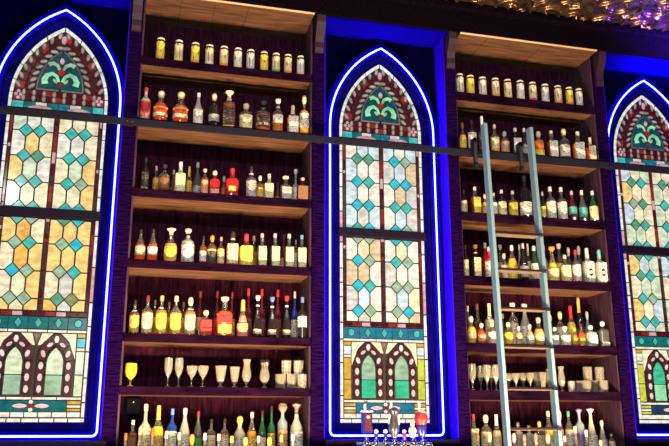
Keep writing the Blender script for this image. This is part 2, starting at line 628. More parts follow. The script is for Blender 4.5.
    for i in range(cols):
        for j in range(2):
            p = -0.328 + 0.656 * i / cols
            piece('tympanum', rect(p, p + 0.656 / cols, 2.428 + j * 0.046, 2.474 + j * 0.046), 'darkred' if (i + j) % 4 else 'brick', inset=0.006)
    for i in range(1, cols):
        for j in range(2):
            p = -0.328 + 0.656 * i / cols
            piece('tympanum', ellipse(p, 2.451 + j * 0.046, 0.0095, 0.019, n=8), 'leaf', 1, 0.0, 0.005)
    for s in (-1, 1):
        for k in range(4):
            piece('tympanum', ellipse(s * 0.292 + 0.017 * math.cos(k * 1.571), 2.474 + 0.026 * math.sin(k * 1.571), 0.013, 0.013, n=6), 'pink', 1, 0.0, 0.003)

    def arc(w, h, zs, n):
        r = (w * w + h * h) / (2 * w)
        c = r - w
        am = math.atan2(h, c)
        return [(c - r * math.cos(am * i / n), zs + r * math.sin(am * i / n)) for i in range(n + 1)]
    N = 8
    A = arc(0.328, 0.585, 2.44, N * 2)
    zs = 2.522
    i0 = next(i for i, p in enumerate(A) if p[1] > zs) - 1
    # resample the outer arc from zs to the apex
    out = [p for p in A if p[1] > zs + 0.01]
    t0 = A[i0]
    t1 = A[i0 + 1]
    f = (zs - t0[1]) / (t1[1] - t0[1])
    out = [(t0[0] + (t1[0] - t0[0]) * f, zs)] + out

    def resample(pts, n):
        ls = [0]
        for p, q in zip(pts, pts[1:]):
            ls.append(ls[-1] + math.dist(p, q))
        res = []
        for i in range(n + 1):
            d = ls[-1] * i / n
            k = max(j for j in range(len(ls)) if ls[j] <= d + 1e-9)
            k = min(k, len(pts) - 2)
            g = (d - ls[k]) / max(1e-9, ls[k + 1] - ls[k])
            res.append((pts[k][0] + (pts[k + 1][0] - pts[k][0]) * g, pts[k][1] + (pts[k + 1][1] - pts[k][1]) * g))
        return res
    OA = resample(out, N)
    IA = resample(arc(0.185, 0.36, zs, 12), N)
    MA = [((p[0] + q[0]) / 2, (p[1] + q[1]) / 2) for p, q in zip(OA, IA)]
    for s in (-1, 1):
        sg = lambda p: (p[0] * -s, p[1]) if s > 0 else p
        for i in range(N):
            key = 'darkred' if (i * 3 + (s > 0)) % 5 else 'brick'
            if s > 0 and i == N - 1:
                key = 'topred'
            piece('tympanum', [sg(OA[i]), sg(OA[i + 1]), sg(MA[i + 1]), sg(MA[i])], key, 0, 0.006)
            piece('tympanum', [sg(MA[i]), sg(MA[i + 1]), sg(IA[i + 1]), sg(IA[i])], 'darkred', 0, 0.006)
        for i in range(N):
            for B, fr in ((OA, 0.22), (IA, 0.30)):
                M2 = MA
                a2 = B[i]
                b3 = B[i + 1]
                m2 = M2[i]
                m3 = M2[i + 1]
                cx = ((a2[0] + b3[0]) / 2) * (1 - fr) + ((m2[0] + m3[0]) / 2) * fr
                cz = ((a2[1] + b3[1]) / 2) * (1 - fr) + ((m2[1] + m3[1]) / 2) * fr
                if abs(cx) < 0.02:
                    continue
                ang = math.atan2(b3[1] - a2[1], b3[0] - a2[0]) + (0.75 if B is OA else -0.75)
                P = [sg(p) for p in ellipse(cx, cz, 0.026, 0.0105, ang, n=8)]
                piece('tympanum', P, 'leaf' if rnd.random() < 0.75 else 'sage', 1, 0.0, 0.0045)
    piece('tympanum', ellipse(0, 2.955, 0.018, 0.035, n=8), 'pink', 1, 0.0, 0.004)
    # triangular field: dark teal ground, pale green scrolls, red heart
    I2 = arc(0.165, 0.325, zs + 0.012, 10)
    tri = I2 + [(-u, z) for u, z in I2[::-1][1:]]
    left = [p for p in I2] + [(0, zs + 0.012)]
    piece('tympanum', left, 'tealfield', 1, 0.002, 0.010)
    piece('tympanum', [(-u, z) for u, z in left], 'tealfield', 1, 0.002, 0.010)

    def strip(pts, w0, w1):
        a3, b4 = [], []
        for i, p in enumerate(pts):
            q = pts[min(i + 1, len(pts) - 1)]
            r = pts[max(i - 1, 0)]
            d = Vector((q[0] - r[0], q[1] - r[1]))
            d.normalize()
            t = i / (len(pts) - 1)
            w = (w0 + (w1 - w0) * t)
            a3.append((p[0] - d.y * w, p[1] + d.x * w))
            b4.append((p[0] + d.y * w, p[1] - d.x * w))
        return a3 + b4[::-1]
    for s in (-1, 1):
        S1 = [(s * 0.012, 2.60), (s * 0.03, 2.645), (s * 0.065, 2.665), (s * 0.10, 2.648), (s * 0.118, 2.61), (s * 0.11, 2.575)]
        S2 = [(s * 0.014, 2.70), (s * 0.03, 2.735), (s * 0.065, 2.752), (s * 0.095, 2.735)]
        piece('tympanum', strip(S1, 0.010, 0.024), 'mint', 2, 0.0, 0.005)
        piece('tympanum', strip(S2, 0.010, 0.019), 'scroll', 2, 0.0, 0.005)
        piece('tympanum', ellipse(s * 0.040, 2.605, 0.024, 0.012, s * 0.9, n=8), 'sage', 2, 0.0, 0.004)
    piece('tympanum', ellipse(0, 2.675, 0.027, 0.03, n=4), 'red', 3, 0.0, 0.005)
    piece('tympanum', ellipse(0, 2.775, 0.018, 0.030, n=6), 'pink', 2, 0.0, 0.005)
    piece('tympanum', ellipse(0, 2.575, 0.022, 0.018, n=6), 'brick', 2, 0.0, 0.004)


design()

PALE = {
    (0, 'upper'): ('cream', 'cream', 'white', 'palegreen', 'cream', 'amber', 'white'),
    (0, 'lower'): ('amber', 'amber', 'amber', 'amber', 'cream', 'amber', 'amber', 'orange', 'amber', 'cream', 'grey'),
    (1, 'upper'): ('paleblue', 'white', 'paleblue', 'white', 'white', 'tan', 'white', 'grey', 'paleblue'),
    (1, 'lower'): ('white', 'grey', 'white', 'tan', 'white', 'white', 'tan', 'paleblue', 'white', 'grey', 'cream'),
    (2, 'upper'): ('cream', 'palegreen', 'paleblue', 'cream', 'amber', 'palegreen', 'cream'),
    (2, 'lower'): ('cream', 'palegreen', 'palegreen', 'amber', 'cream', 'paleblue', 'cream'),
}
GEM = {
    (0, 'upper'): ('turq', 'turq', 'green', 'turq', 'sage', 'turq', 'turq', 'amber'),
    (0, 'lower'): ('green', 'sage', 'cyan', 'green', 'sage', 'olive', 'turq', 'sage'),
    (1, 'upper'): ('cyan', 'turq', 'cyan', 'sage', 'turq', 'green', 'cyan', 'sage'),
    (1, 'lower'): ('cyan', 'cyan', 'sage', 'sage', 'turq', 'green', 'turq', 'sage'),
    (2, 'upper'): ('turq', 'turq', 'sage', 'green', 'turq', 'green'),
    (2, 'lower'): ('turq', 'turq', 'green', 'sage', 'turq', 'turq'),
}
SPECIAL = {
    'frieze': ('teal', 'blue', 'teal'), 'turqgem': ('turq', 'turq', 'turq'), 'capital0': ('gold', 'gold', 'gold'), 'capital': ('cyan', 'paleblue', 'palegreen'),
    'shaft': ('palegreen', 'gold', 'lime'), 'field': ('palegreen', 'sage', 'emerald'), 'field2': ('sage', 'emerald', 'mint'), 'gemwhite': ('white', 'white', 'white'),
    'gempink': ('blush', 'blush', 'blush'), 'footgold': ('gold', 'gold', 'lime'), 'footteal': ('teal', 'blue', 'navy'), 'topred': ('red', 'darkred', 'darkred'),
    'tealfield': ('deepteal', 'deepteal', 'deepteal'), 'scroll': ('sage', 'mint', 'mint'),
}
SECTION_NAMES = {'border': 'border_glazing', 'beads': 'bead_glazing', 'upper': 'upper_light', 'lower': 'lower_light', 'base': 'arcade_panel', 'tympanum': 'arch_panel'}
PIECE_MESH = []
LEADS = {}
for sec, poly, key, layer, lead in PIECES:
    s = MB()
    yb = -0.004 * layer
    s.prism(poly, yb - 0.008, yb + 0.001)
    PIECE_MESH.append(s.mesh('pane'))
    if lead is not None:
        LEADS.setdefault((sec, sec == 'tympanum' and layer == 1), []).append((grow(poly, lead), yb))


def lead_mesh(items):
    s = MB()
    for poly, yb in items:
        s.prism(poly, yb - 0.0065, yb + 0.002)
    return s.mesh('lead_came')


LEAD_MESH = {k: lead_mesh(v) for k, v in LEADS.items()}
ZB = -0.07          # foot of the window frame
WLABEL = ('arched stained glass window with amber lower panes', 'arched stained glass window of pale blue and cream panes behind the beer taps', 'arched stained glass window beyond the ladder, cut by the picture edge')


def sweep(profile, n=14):
    """profile [(offset, D)] swept round the closed window outline"""
    s = MB()
    loops = []
    for o, D in profile:
        loops.append([s.bm.verts.new((u, Y(D), z - ZB)) for u, z in outline(o, n) + [(HALF + o, ZBOT - o)]])
    for A, B in zip(loops, loops[1:]):
        m = len(A)
        for i in range(m):
            j = (i + 1) % m
            s.bm.faces.new((A[i], A[j], B[j], B[i]))
    bmesh.ops.recalc_face_normals(s.bm, faces=s.bm.faces)
    return s


FRAME_MESHES = []
for nm, prof in (('inner_moulding', [(0.0, 6.01), (0.0, 5.992), (0.016, 5.992), (0.019, 5.984), (0.028, 5.980), (0.031, 5.972), (0.044, 5.968)]),
                 ('frame', [(0.044, 5.985), (0.044, 5.975), (0.050, 5.975), (0.052, 5.960), (0.060, 5.956), (0.128, 5.956), (0.140, 5.966), (0.140, 6.03)])):
    FRAME_MESHES.append((nm, sweep(prof).mesh(nm, True, 35)))
back = MB().prism([(u, z - ZB) for u, z in outline(0.02, 16) + [(HALF + 0.02, ZBOT - 0.02)]], 0.001, 0.02).mesh('came_backing')
TR1 = MB().box(-0.372, 0.372, -0.035, 0.0, 1.5245 - ZB, 1.594 - ZB, 0.006).mesh('transom')
TR2 = MB().box(-0.372, 0.372, -0.030, 0.0, 2.337 - ZB, 2.366 - ZB, 0.004).mesh('transom')

for wi, cx in enumerate(CENTRES):
    root = empty('window_%d' % (wi + 1), (cx, 0, Z(ZB)))
    tag(root, WLABEL[wi], 'window', kind='structure')
    rnd = random.Random(50 + wi)
    for nm, me in FRAME_MESHES:
        obj(nm, me, FRAME, root)
    obj('transom', TR1, BAR, root)
    obj('transom', TR2, BAR, root)
    obj('came_backing', back, LEAD, root)
    secs = {}
    for k, nm in SECTION_NAMES.items():
        secs[k] = empty(nm)
        secs[k].parent = root
    for (sec, light), me in LEAD_MESH.items():
        o = obj('lead_came', me, LIT_LEAD if light else LEAD, secs[sec], (0, 0, -ZB))
    for (sec, poly, key, layer, lead), me in zip(PIECES, PIECE_MESH):
        if key == 'pale':
            g = rnd.choice(PALE[(wi, sec)])
        elif key == 'gem':
            g = rnd.choice(GEM[(wi, sec)])
        elif key in SPECIAL:
            g = SPECIAL[key][wi]
        else:
            g = key
        if key == 'shaft' and wi == 1 and poly[0][0] > 0:
            g = 'lime'
        obj('pane', me, GLASS[g], secs[sec], (0, 0, -ZB))

# neon outline of each window
NLABEL = ('blue-white neon tube outlining the stained glass window with amber panes', 'blue-white neon tube outlining the stained glass window behind the beer taps', 'blue-white neon tube outlining the stained glass window beyond the ladder')


def neon_path(o=0.090, cr=0.035):
    ol = outline(o, 20)
    w, zb = HALF + o, ZBOT - o
    pts = ol[1:]
    # soften the apex
    tail = []
    for k in range(6):
        t = math.pi / 2 * k / 5
        tail.append((w - cr + cr * math.cos(t), zb + cr - cr * math.sin(t)))
    for k in range(6):
        t = math.pi / 2 * k / 5
        tail.append((-w + cr - cr * math.sin(t), zb + cr - cr * math.cos(t)))
    return pts[:-1] + tail


NP = neon_path()
zlow = min(z for u, z in NP)
for wi, cx in enumerate(CENTRES):
    me = MB().tube([(u, 0, z - zlow) for u, z in NP], 0.0068, 8, closed=True)
    root = empty('neon_sign', (cx, Y(5.944), Z(zlow)))
    tag(root, NLABEL[wi], 'neon light', 'neon outlines of the windows')
    me.build('neon_tube', NEON, root, smooth=True)
    for (u, z) in ((-0.452, 0.6), (0.452, 0.6), (-0.452, 1.9), (0.452, 1.9), (0.0, zlow)):
        MB().box(u - 0.004, u + 0.004, 0.008, 0.014, z - zlow - 0.006, z - zlow + 0.006).build('tube_clip', CHROME, root)

# added linings, neon glow put into their blue: reveals by posts, soffit under beam
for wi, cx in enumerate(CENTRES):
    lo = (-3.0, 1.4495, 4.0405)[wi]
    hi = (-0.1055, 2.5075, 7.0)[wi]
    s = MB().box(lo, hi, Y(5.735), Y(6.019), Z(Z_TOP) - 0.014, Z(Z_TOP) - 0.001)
    tag(s.build('trim_%d' % (wi + 9), SOFFIT), ('soffit tinted with neon glow over the amber window', 'soffit tinted with neon glow over the middle window', 'soffit tinted with neon glow over the window beyond the ladder')[wi], kind='structure')
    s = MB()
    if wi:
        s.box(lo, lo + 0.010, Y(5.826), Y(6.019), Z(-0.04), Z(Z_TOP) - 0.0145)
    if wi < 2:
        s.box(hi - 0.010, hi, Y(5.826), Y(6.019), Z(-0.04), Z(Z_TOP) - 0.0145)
    tag(s.build('trim_%d' % (wi + 6), REVEAL), ('added niche lining tinted with neon glow round the amber window', 'added niche lining tinted with neon glow round the middle window', 'added niche lining tinted with neon glow round the window beyond the ladder')[wi], kind='structure')

# sills under the windows
for wi, cx in enumerate(CENTRES):
    s = MB().box(cx - NICHE + 0.004, cx + NICHE - 0.004, Y(5.80), Y(6.018), Z(-0.085), Z(-0.045), 0.006)
    tag(s.build('trim_%d' % (wi + 3), SILL), ('lacquered sill under the window with amber panes', 'lacquered sill behind the beer taps', 'lacquered sill under the window beyond the ladder')[wi], kind='structure')

# ------------------------------------------------------------------ shelving units
SHELVES = (2.82, 2.313, 1.757, 1.221, 0.688, 0.32, -0.14)
UNITS = ((-0.105, -0.008, 1.352, 1.449), (2.508, 2.602, 3.945, 4.040))
ULABEL = ('dark wooden shelving unit between the amber window and the middle window', 'dark wooden shelving unit behind the rolling ladder')
for ui, (a0, a1, b0, b1) in enumerate(UNITS):
    root = empty('shelving_unit', ((a0 + b1) / 2, Y(D_POST), 0))
    tag(root, ULABEL[ui], 'shelving', 'built-in shelving units')
    ox, oy = (a0 + b1) / 2, Y(D_POST)

    def part(nm, x0, x1, D0, D1, z0, z1, m, bevel=0.0, lab=None):
        o = MB().box(x0 - ox, x1 - ox, Y(D0) - oy, Y(D1) - oy, z0, z1, bevel).build(nm, m, root)
        if lab:
            o['label'] = lab
        return o
    for x0, x1 in ((a0, a1), (b0, b1)):
        part('post', x0, x1, D_POST, 6.015, 0.0, Z(Z_TOP) - 0.001, HEWN, 0.004)
        # corbel under the beam: S-shaped side profile
        xm, hw = (x0 + x1) / 2 - ox, 0.036
        zt = Z(Z_TOP) - 0.001
        prof = [(0.0, zt - 0.30), (-0.020, zt - 0.295), (-0.028, zt - 0.26), (-0.026, zt - 0.21), (-0.040, zt - 0.16), (-0.075, zt - 0.11), (-0.095, zt - 0.06), (-0.100, zt), (0.0, zt)]
        MB().side_prism([(y - 0.001, z) for y, z in prof], xm - hw, xm + hw).build('corbel', CORB, root)
    # side panels
    part('side_panel', a1 - 0.03, a1 + 0.014, 5.845, D_BACK, 0.0, Z(Z_TOP) - 0.002, SIDEP)
    part('side_panel', b0 - 0.014, b0 + 0.03, 5.845, D_BACK, 0.0, Z(Z_TOP) - 0.002, SIDEP)
    # back boards
    nb = 8
    xa, xb = a1 + 0.014, b0 - 0.014
    for k in range(nb):
        p, q = xa + (xb - xa) * k / nb, xa + (xb - xa) * (k + 1) / nb
        part('back_board', p + 0.0015, q - 0.0015, D_BACK - (0.002 if k % 2 else 0), D_BACK + 0.03, 0.0, Z(Z_TOP) - 0.002, BACKW)
    # top boards between the posts
    nt_ = 5
    for k in range(nt_):
        p, q = xa + (xb - xa) * k / nt_, xa + (xb - xa) * (k + 1) / nt_
        part('top_board', p + 0.001, q - 0.001, 5.722, D_BACK, Z(Z_TOP) - 0.014 - 0.003 * (k % 2), Z(Z_TOP) - 0.001, BOARD)
    part('lit_edge', xa, xb, 5.704, 5.722, Z(Z_TOP) - 0.012, Z(Z_TOP) - 0.001, EDGE, 0.002)
    th = 0.056 if ui == 0 else 0.066
    for zi, z in enumerate(SHELVES):
        sh = part('shelf', xa, xb, 5.862, D_BACK - 0.003, Z(z) - th, Z(z), BOARD)
        lip = MB().box(a1 + 0.001 - ox, b0 - 0.001 - ox, Y(5.832) - oy, Y(5.862) - oy, Z(z) - th - 0.003, Z(z), 0.003).build('front_edge', WOOD, sh)

# back bar counter in front of the units, just below the picture
root = empty('back_bar_counter', (1.9, Y(5.5), 0))
tag(root, 'dark wooden back bar counter running below the shelves and windows', 'counter')
MB().box(-4.6, 4.6, -0.28, 0.285, Z(-0.36), Z(-0.32), 0.005).build('counter_top', COUNTER, root)
MB().box(-4.6, 4.6, -0.22, 0.285, 0.0, Z(-0.36) - 0.001).build('base_cabinet', WOOD, root)

# ------------------------------------------------------------------ ladder rail and rolling ladder
zr = 2.3097 * 5.75 / 6.0
root = empty('ladder_rail', (1.9, Y(5.75), Z(zr)))
tag(root, 'long dark steel ladder rail bolted across windows and shelving', 'rail')
MB().box(-4.8, 4.8, 0.0, 0.014, 0.0, 0.056, 0.002).build('rail_bar', STEEL, root)
for (a0, a1, b0, b1) in UNITS:
    for x in ((a0 + a1) / 2, (b0 + b1) / 2):
        MB().box(x - 0.022 - 1.9, x + 0.022 - 1.9, 0.0145, 0.0685, 0.012, 0.044).build('standoff', BLACK, root)
        for dx in (-0.018, 0.018):
            b = MB()
            b.tube([(x + dx - 1.9, -0.006, 0.028), (x + dx - 1.9, -0.0005, 0.028)], 0.006, 8)
            b.build('bolt', CHROME, root)

LX = (2.763, 3.178)
zt, zb_ = 2.44, -0.30


def ladD(z):
    return 5.655 - (2.44 - z) * 0.045


root = empty('ladder', ((LX[0] + LX[1]) / 2, Y(ladD(zb_)), 0.0))
tag(root, 'pale grey steel rolling ladder hooked over the dark rail', 'ladder')
lx, ly = root.location.x, root.location.y
for x, ztop in ((LX[0], 2.462), (LX[1], 2.468)):
    p = [(Y(ladD(z)) - ly + d, Z(z)) for z, d in ((-0.3195, -0.035), (-0.3195, 0.035), (ztop, 0.035), (ztop, -0.035))]
    MB().side_prism(p, x - 0.0135 - lx, x + 0.0135 - lx).build('stile', LADDER, root)
    # roller hook gripping the rail, on the inner left of each stile
    hk = MB()
    xs = x - 0.062 - lx
    zc, yc = Z(zr + 0.028), Y(5.75) - ly
    hk.box(xs - 0.014, xs + 0.014, yc - 0.050, yc - 0.022, zc - 0.10, zc + 0.12, 0.004)
    hk.box(xs - 0.014, xs + 0.014, yc - 0.050, yc + 0.028, zc + 0.075, zc + 0.12, 0.004)
    hk.box(xs - 0.010, xs + 0.049, yc - 0.046, yc - 0.024, zc - 0.05, zc - 0.02)
    h = hk.build('roller_hook', BLACK, root)
    w = MB()
    w.tube([(xs - 0.012, yc + 0.007, zc + 0.053), (xs + 0.012, yc + 0.007, zc + 0.053)], 0.024, 14)
    w.build('roller', STEEL, h)
    w = MB()
    w.tube([(xs - 0.012, yc - 0.036, zc - 0.115), (xs + 0.012, yc - 0.036, zc - 0.115)], 0.022, 14)
    w.build('roller', STEEL, h)
rz = []
for py in (235.0, 270.8, 309.0, 346.5, 388.4, 428.6):
    for it in range(4):
        D = 5.6 if it == 0 else ladD(q.z - ZE)
        q = at(520, py, D)
    rz.append(q.z - ZE)
step = (rz[0] - rz[-1]) / (len(rz) - 1)
z = rz[-1] - step
while z > zb_ + 0.1:
    rz.append(z)
    z -= step
for z in rz:
    y = Y(ladD(z)) - ly
    o = MB().box(LX[0] + 0.0135 - lx, LX[1] - 0.0135 - lx, y - 0.045, y + 0.045, Z(z) - 0.009, Z(z) + 0.009, 0.003).build('rung', RUNG, root)
    MB().box(LX[0] + 0.02 - lx, LX[1] - 0.02 - lx, y - 0.043, y + 0.043, Z(z) - 0.013, Z(z) - 0.0095).build('lit_underside', RUNG_LIT, o)  # paler strip: warm light on the rung's underside put into its colour
    MB().box(LX[1] - 0.030 - lx, LX[1] + 0.005 - lx, y - 0.056, y - 0.0355, Z(z) - 0.014, Z(z) + 0.014, 0.003).build('rung_bracket', BLACK, o)

# ------------------------------------------------------------------ bottles, cans and glasses
# glass colours: base colour, transmission
GL = {
    'amber': ((0.62, 0.19, 0.03), 0.12), 'darkamber': ((0.20, 0.05, 0.015), 0.12), 'redamber': ((0.78, 0.10, 0.025), 0.12), 'gold': ((0.95, 0.55, 0.10), 0.12),
    'yellow': ((0.98, 0.76, 0.08), 0.12), 'clear': ((0.80, 0.83, 0.74), 0.55), 'paleclear': ((0.98, 0.86, 0.50), 0.15), 'black': ((0.014, 0.012, 0.016), 0.0), 'green': ((0.015, 0.10, 0.04), 0.2),
    'blue': ((0.02, 0.06, 0.42), 0.25), 'red': ((0.60, 0.025, 0.035), 0.2), 'pink': ((0.95, 0.34, 0.22), 0.12), 'smoke': ((0.10, 0.11, 0.12), 0.3),
    'maroon': ((0.13, 0.015, 0.018), 0.2), 'bluish': ((0.42, 0.56, 0.68), 0.5), 'orange': ((0.98, 0.38, 0.05), 0.12),
}
GWORD = {'darkamber': 'dark amber', 'redamber': 'reddish amber', 'paleclear': 'straw-coloured', 'maroon': 'dark red', 'smoke': 'smoky', 'bluish': 'pale blue', 'gold': 'golden'}
PAINT = {
    'cream': (0.80, 0.70, 0.44), 'white': (0.82, 0.80, 0.74), 'gold': (0.72, 0.46, 0.10), 'yellow': (0.88, 0.70, 0.09), 'black': (0.018, 0.015, 0.018), 'red': (0.62, 0.03, 0.04), 'orange': (0.80, 0.28, 0.04),
    'tan': (0.52, 0.36, 0.19), 'teal': (0.10, 0.46, 0.44), 'peach': (0.82, 0.42, 0.22), 'grey': (0.45, 0.45, 0.47), 'green': (0.08, 0.36, 0.14), 'blue': (0.10, 0.20, 0.52), 'maroon': (0.18, 0.02, 0.03),
    'pink': (0.80, 0.44, 0.40), 'purple': (0.30, 0.22, 0.52), 'brown': (0.22, 0.09, 0.035), 'silver': (0.62, 0.64, 0.68),
}
SHELL = mat('bottle_shell', (0.93, 0.92, 0.86), 0.03, spec=0.8, trans=0.93, coat=0.5)
LIQUID = ('amber', 'redamber', 'gold', 'yellow', 'orange', 'pink', 'paleclear', 'darkamber')
for k, (c, t) in GL.items():
    m = mat('bottle_' + k, c, 0.05, spec=0.7, trans=t, coat=0.3)
for k, c in PAINT.items():
    m = mat('cap_' + k, c, 0.35)
    m = mat('label_' + k, c, 0.55)
    ink = (0.03, 0.025, 0.03) if sum(c) > 0.5 else (0.26, 0.21, 0.14)
    add_noise(m, 1.0, mul(c, 1.0), tuple(a * 0.30 + b * 0.70 for a, b in zip(c, ink)), (2.0, 2.0, 26.0), detail=2, p0=0.52, p1=0.60)
    m = mat('print_' + k, c, 0.4)
    add_noise(m, 2.3, mul(c, 1.0), tuple(a * 0.25 + b * 0.75 for a, b in zip(c, ink)), (1.0, 1.0, 1.4), detail=3, p0=0.57, p1=0.62)
CRYSTAL = mat('glassware', (0.93, 0.92, 0.84), 0.03, trans=0.84, spec=0.9, coat=0.8)
GOLDGLASS = mat('gold_glassware', (0.85, 0.58, 0.05), 0.15, trans=0.25, spec=0.7)

# body profiles, unit radius and height; (body, neck top, superellipse power, label range)
SHAPES = {
    'std': ([(0, 0), (0.92, 0), (1, 0.02), (1, 0.57), (0.94, 0.615), (0.64, 0.66), (0.40, 0.70), (0.31, 0.75), (0.29, 0.90), (0, 0.90)], 2, (0.10, 0.46), 'screw'),
    'slope': ([(0, 0), (0.92, 0), (1, 0.02), (1, 0.42), (0.92, 0.50), (0.68, 0.60), (0.44, 0.70), (0.31, 0.78), (0.28, 0.90), (0, 0.90)], 2, (0.08, 0.38), 'screw'),
    'tall': ([(0, 0), (0.92, 0), (1, 0.02), (1, 0.50), (0.88, 0.57), (0.45, 0.63), (0.31, 0.68), (0.29, 0.92), (0, 0.92)], 2, (0.08, 0.42), 'screw'),
    'squat': ([(0, 0), (0.94, 0), (1, 0.025), (1, 0.55), (0.94, 0.62), (0.62, 0.68), (0.36, 0.71), (0.33, 0.80), (0, 0.80)], 2, (0.12, 0.50), 'ball'),
    'square': ([(0, 0), (0.95, 0), (1, 0.02), (1, 0.56), (0.92, 0.61), (0.45, 0.66), (0.35, 0.70), (0.33, 0.88), (0, 0.88)], 5, (0.07, 0.50), 'screw'),
    'deca': ([(0, 0), (0.95, 0), (1, 0.025), (1, 0.60), (0.93, 0.655), (0.45, 0.69), (0.33, 0.73), (0.36, 0.79), (0, 0.79)], 5, (0.10, 0.50), 'ball'),
    'round': ([(0, 0), (0.72, 0), (0.88, 0.04), (0.97, 0.14), (1, 0.28), (0.98, 0.42), (0.84, 0.54), (0.52, 0.63), (0.34, 0.69), (0.31, 0.78), (0, 0.78)], 2, (0.12, 0.42), 'ball'),
    'bell': ([(0, 0), (0.95, 0), (1, 0.03), (0.98, 0.14), (0.84, 0.34), (0.72, 0.46), (0.52, 0.58), (0.36, 0.68), (0.31, 0.78), (0.30, 0.88), (0, 0.88)], 2, (0.10, 0.36), 'cork'),
}
SWORD = {'square': 'square', 'deca': 'square', 'round': 'round', 'squat': 'squat', 'bell': 'bell-shaped', 'tall': 'long-necked'}
CAPS = {
    'screw': [(0, 0.86), (0.35, 0.86), (0.365, 0.875), (0.355, 0.985), (0.30, 1.0), (0, 1.0)],
    'ball': [(0, 0.775), (0.34, 0.775), (0.34, 0.80), (0.42, 0.83), (0.48, 0.885), (0.45, 0.95), (0.30, 0.99), (0, 1.0)],
    'wax': [(0, 0.70), (0.44, 0.70), (0.38, 0.76), (0.36, 0.97), (0.31, 1.0), (0, 1.0)],
    'cork': [(0, 0.87), (0.34, 0.87), (0.35, 0.91), (0.52, 0.915), (0.54, 0.985), (0.46, 1.0), (0, 1.0)],
    'crown': [(0, 0.80), (0.30, 0.80), (0.30, 0.87), (0.36, 0.90), (0.66, 0.945), (0.70, 0.97), (0.45, 0.985), (0.28, 1.0), (0, 1.0)],
    'bulb': [(0, 0.76), (0.30, 0.76), (0.34, 0.80), (0.80, 0.86), (0.95, 0.91), (0.80, 0.97), (0.40, 1.0), (0, 1.0)],
}
CACHE = {}


def cached(key, fn):
    if key not in CACHE:
        CACHE[key] = fn()
    return CACHE[key]


def label_mesh(power, z0, z1, half):
    s = MB()
    if power == 2:
        n = 12
        ring = []
        for k in range(n + 1):
            t = -math.pi / 2 + half * (2 * k / n - 1)
            c, sn = math.cos(t), math.sin(t)
            ring.append([s.bm.verts.new((r * c, r * sn, z)) for r in (1.005, 1.03) for z in (z0, z1)])
        for a, b in zip(ring, ring[1:]):
            s.bm.faces.new((a[2], b[2], b[3], a[3]))
            s.bm.faces.new((a[1], a[3], b[3], b[1]))
            s.bm.faces.new((a[0], b[0], b[2], a[2]))
            s.bm.faces.new((a[0], a[1], b[1], b[0]))
        s.bm.faces.new(ring[0][i] for i in (0, 2, 3, 1))
        s.bm.faces.new(ring[-1][i] for i in (1, 3, 2, 0))
        return s.mesh('label', True)
    w = 0.84 if half > 1 else 0.55
    s.box(-w, w, -1.035, -1.002, z0, z1)
    return s.mesh('label')


ORD = 'zeroth first second third fourth fifth sixth seventh eighth ninth tenth eleventh twelfth thirteenth fourteenth fifteenth sixteenth seventeenth eighteenth nineteenth twentieth'.split()
D_FRONT, D_REAR = 5.915, 6.09


def place(px, D, zshelf):
    p = at(px, 223, D)
    # the column of the picture at the height of the shelf
    for _ in range(4):
        v = Vector((p.x, p.y, Z(zshelf) + 0.12)) - CAM
        u = 334.5 + F_PX * v.dot(RGT) / v.dot(FWD)
        p.x += (px - u) * v.dot(FWD) / F_PX / RGT.x
    return Vector((p.x, p.y, Z(zshelf)))


def place_sized(px, top, w, D, zshelf):
    base = place(px, D, zshelf)
    zt = at(px, top, D).z
    # centre the middle of the thing on its column
    h = zt - base.z
    v = Vector((base.x, base.y, base.z + h * 0.4)) - CAM
    u = 334.5 + F_PX * v.dot(RGT) / v.dot(FWD)
    base.x += (px - u) * v.dot(FWD) / F_PX / RGT.x
    r = 0.5 * w * v.dot(FWD) / F_PX
    return base, h, r


def fit(px, top, w, D, zshelf):
    """place_sized, kept clear of the side panels of the unit it stands in"""
    base, h, r = place_sized(px, top, w, D, zshelf)
    lo, hi = ((0.010, 1.334), (2.620, 3.927))[0 if base.x < 2 else 1]
    if zshelf > -0.3 and (base.x - r < lo or base.x + r > hi):
        base, h, r = place_sized(px, top, w, min(D, 5.84 + r), zshelf)
        base.x = min(max(base.x, lo + r), hi - r)
    return base, h, r


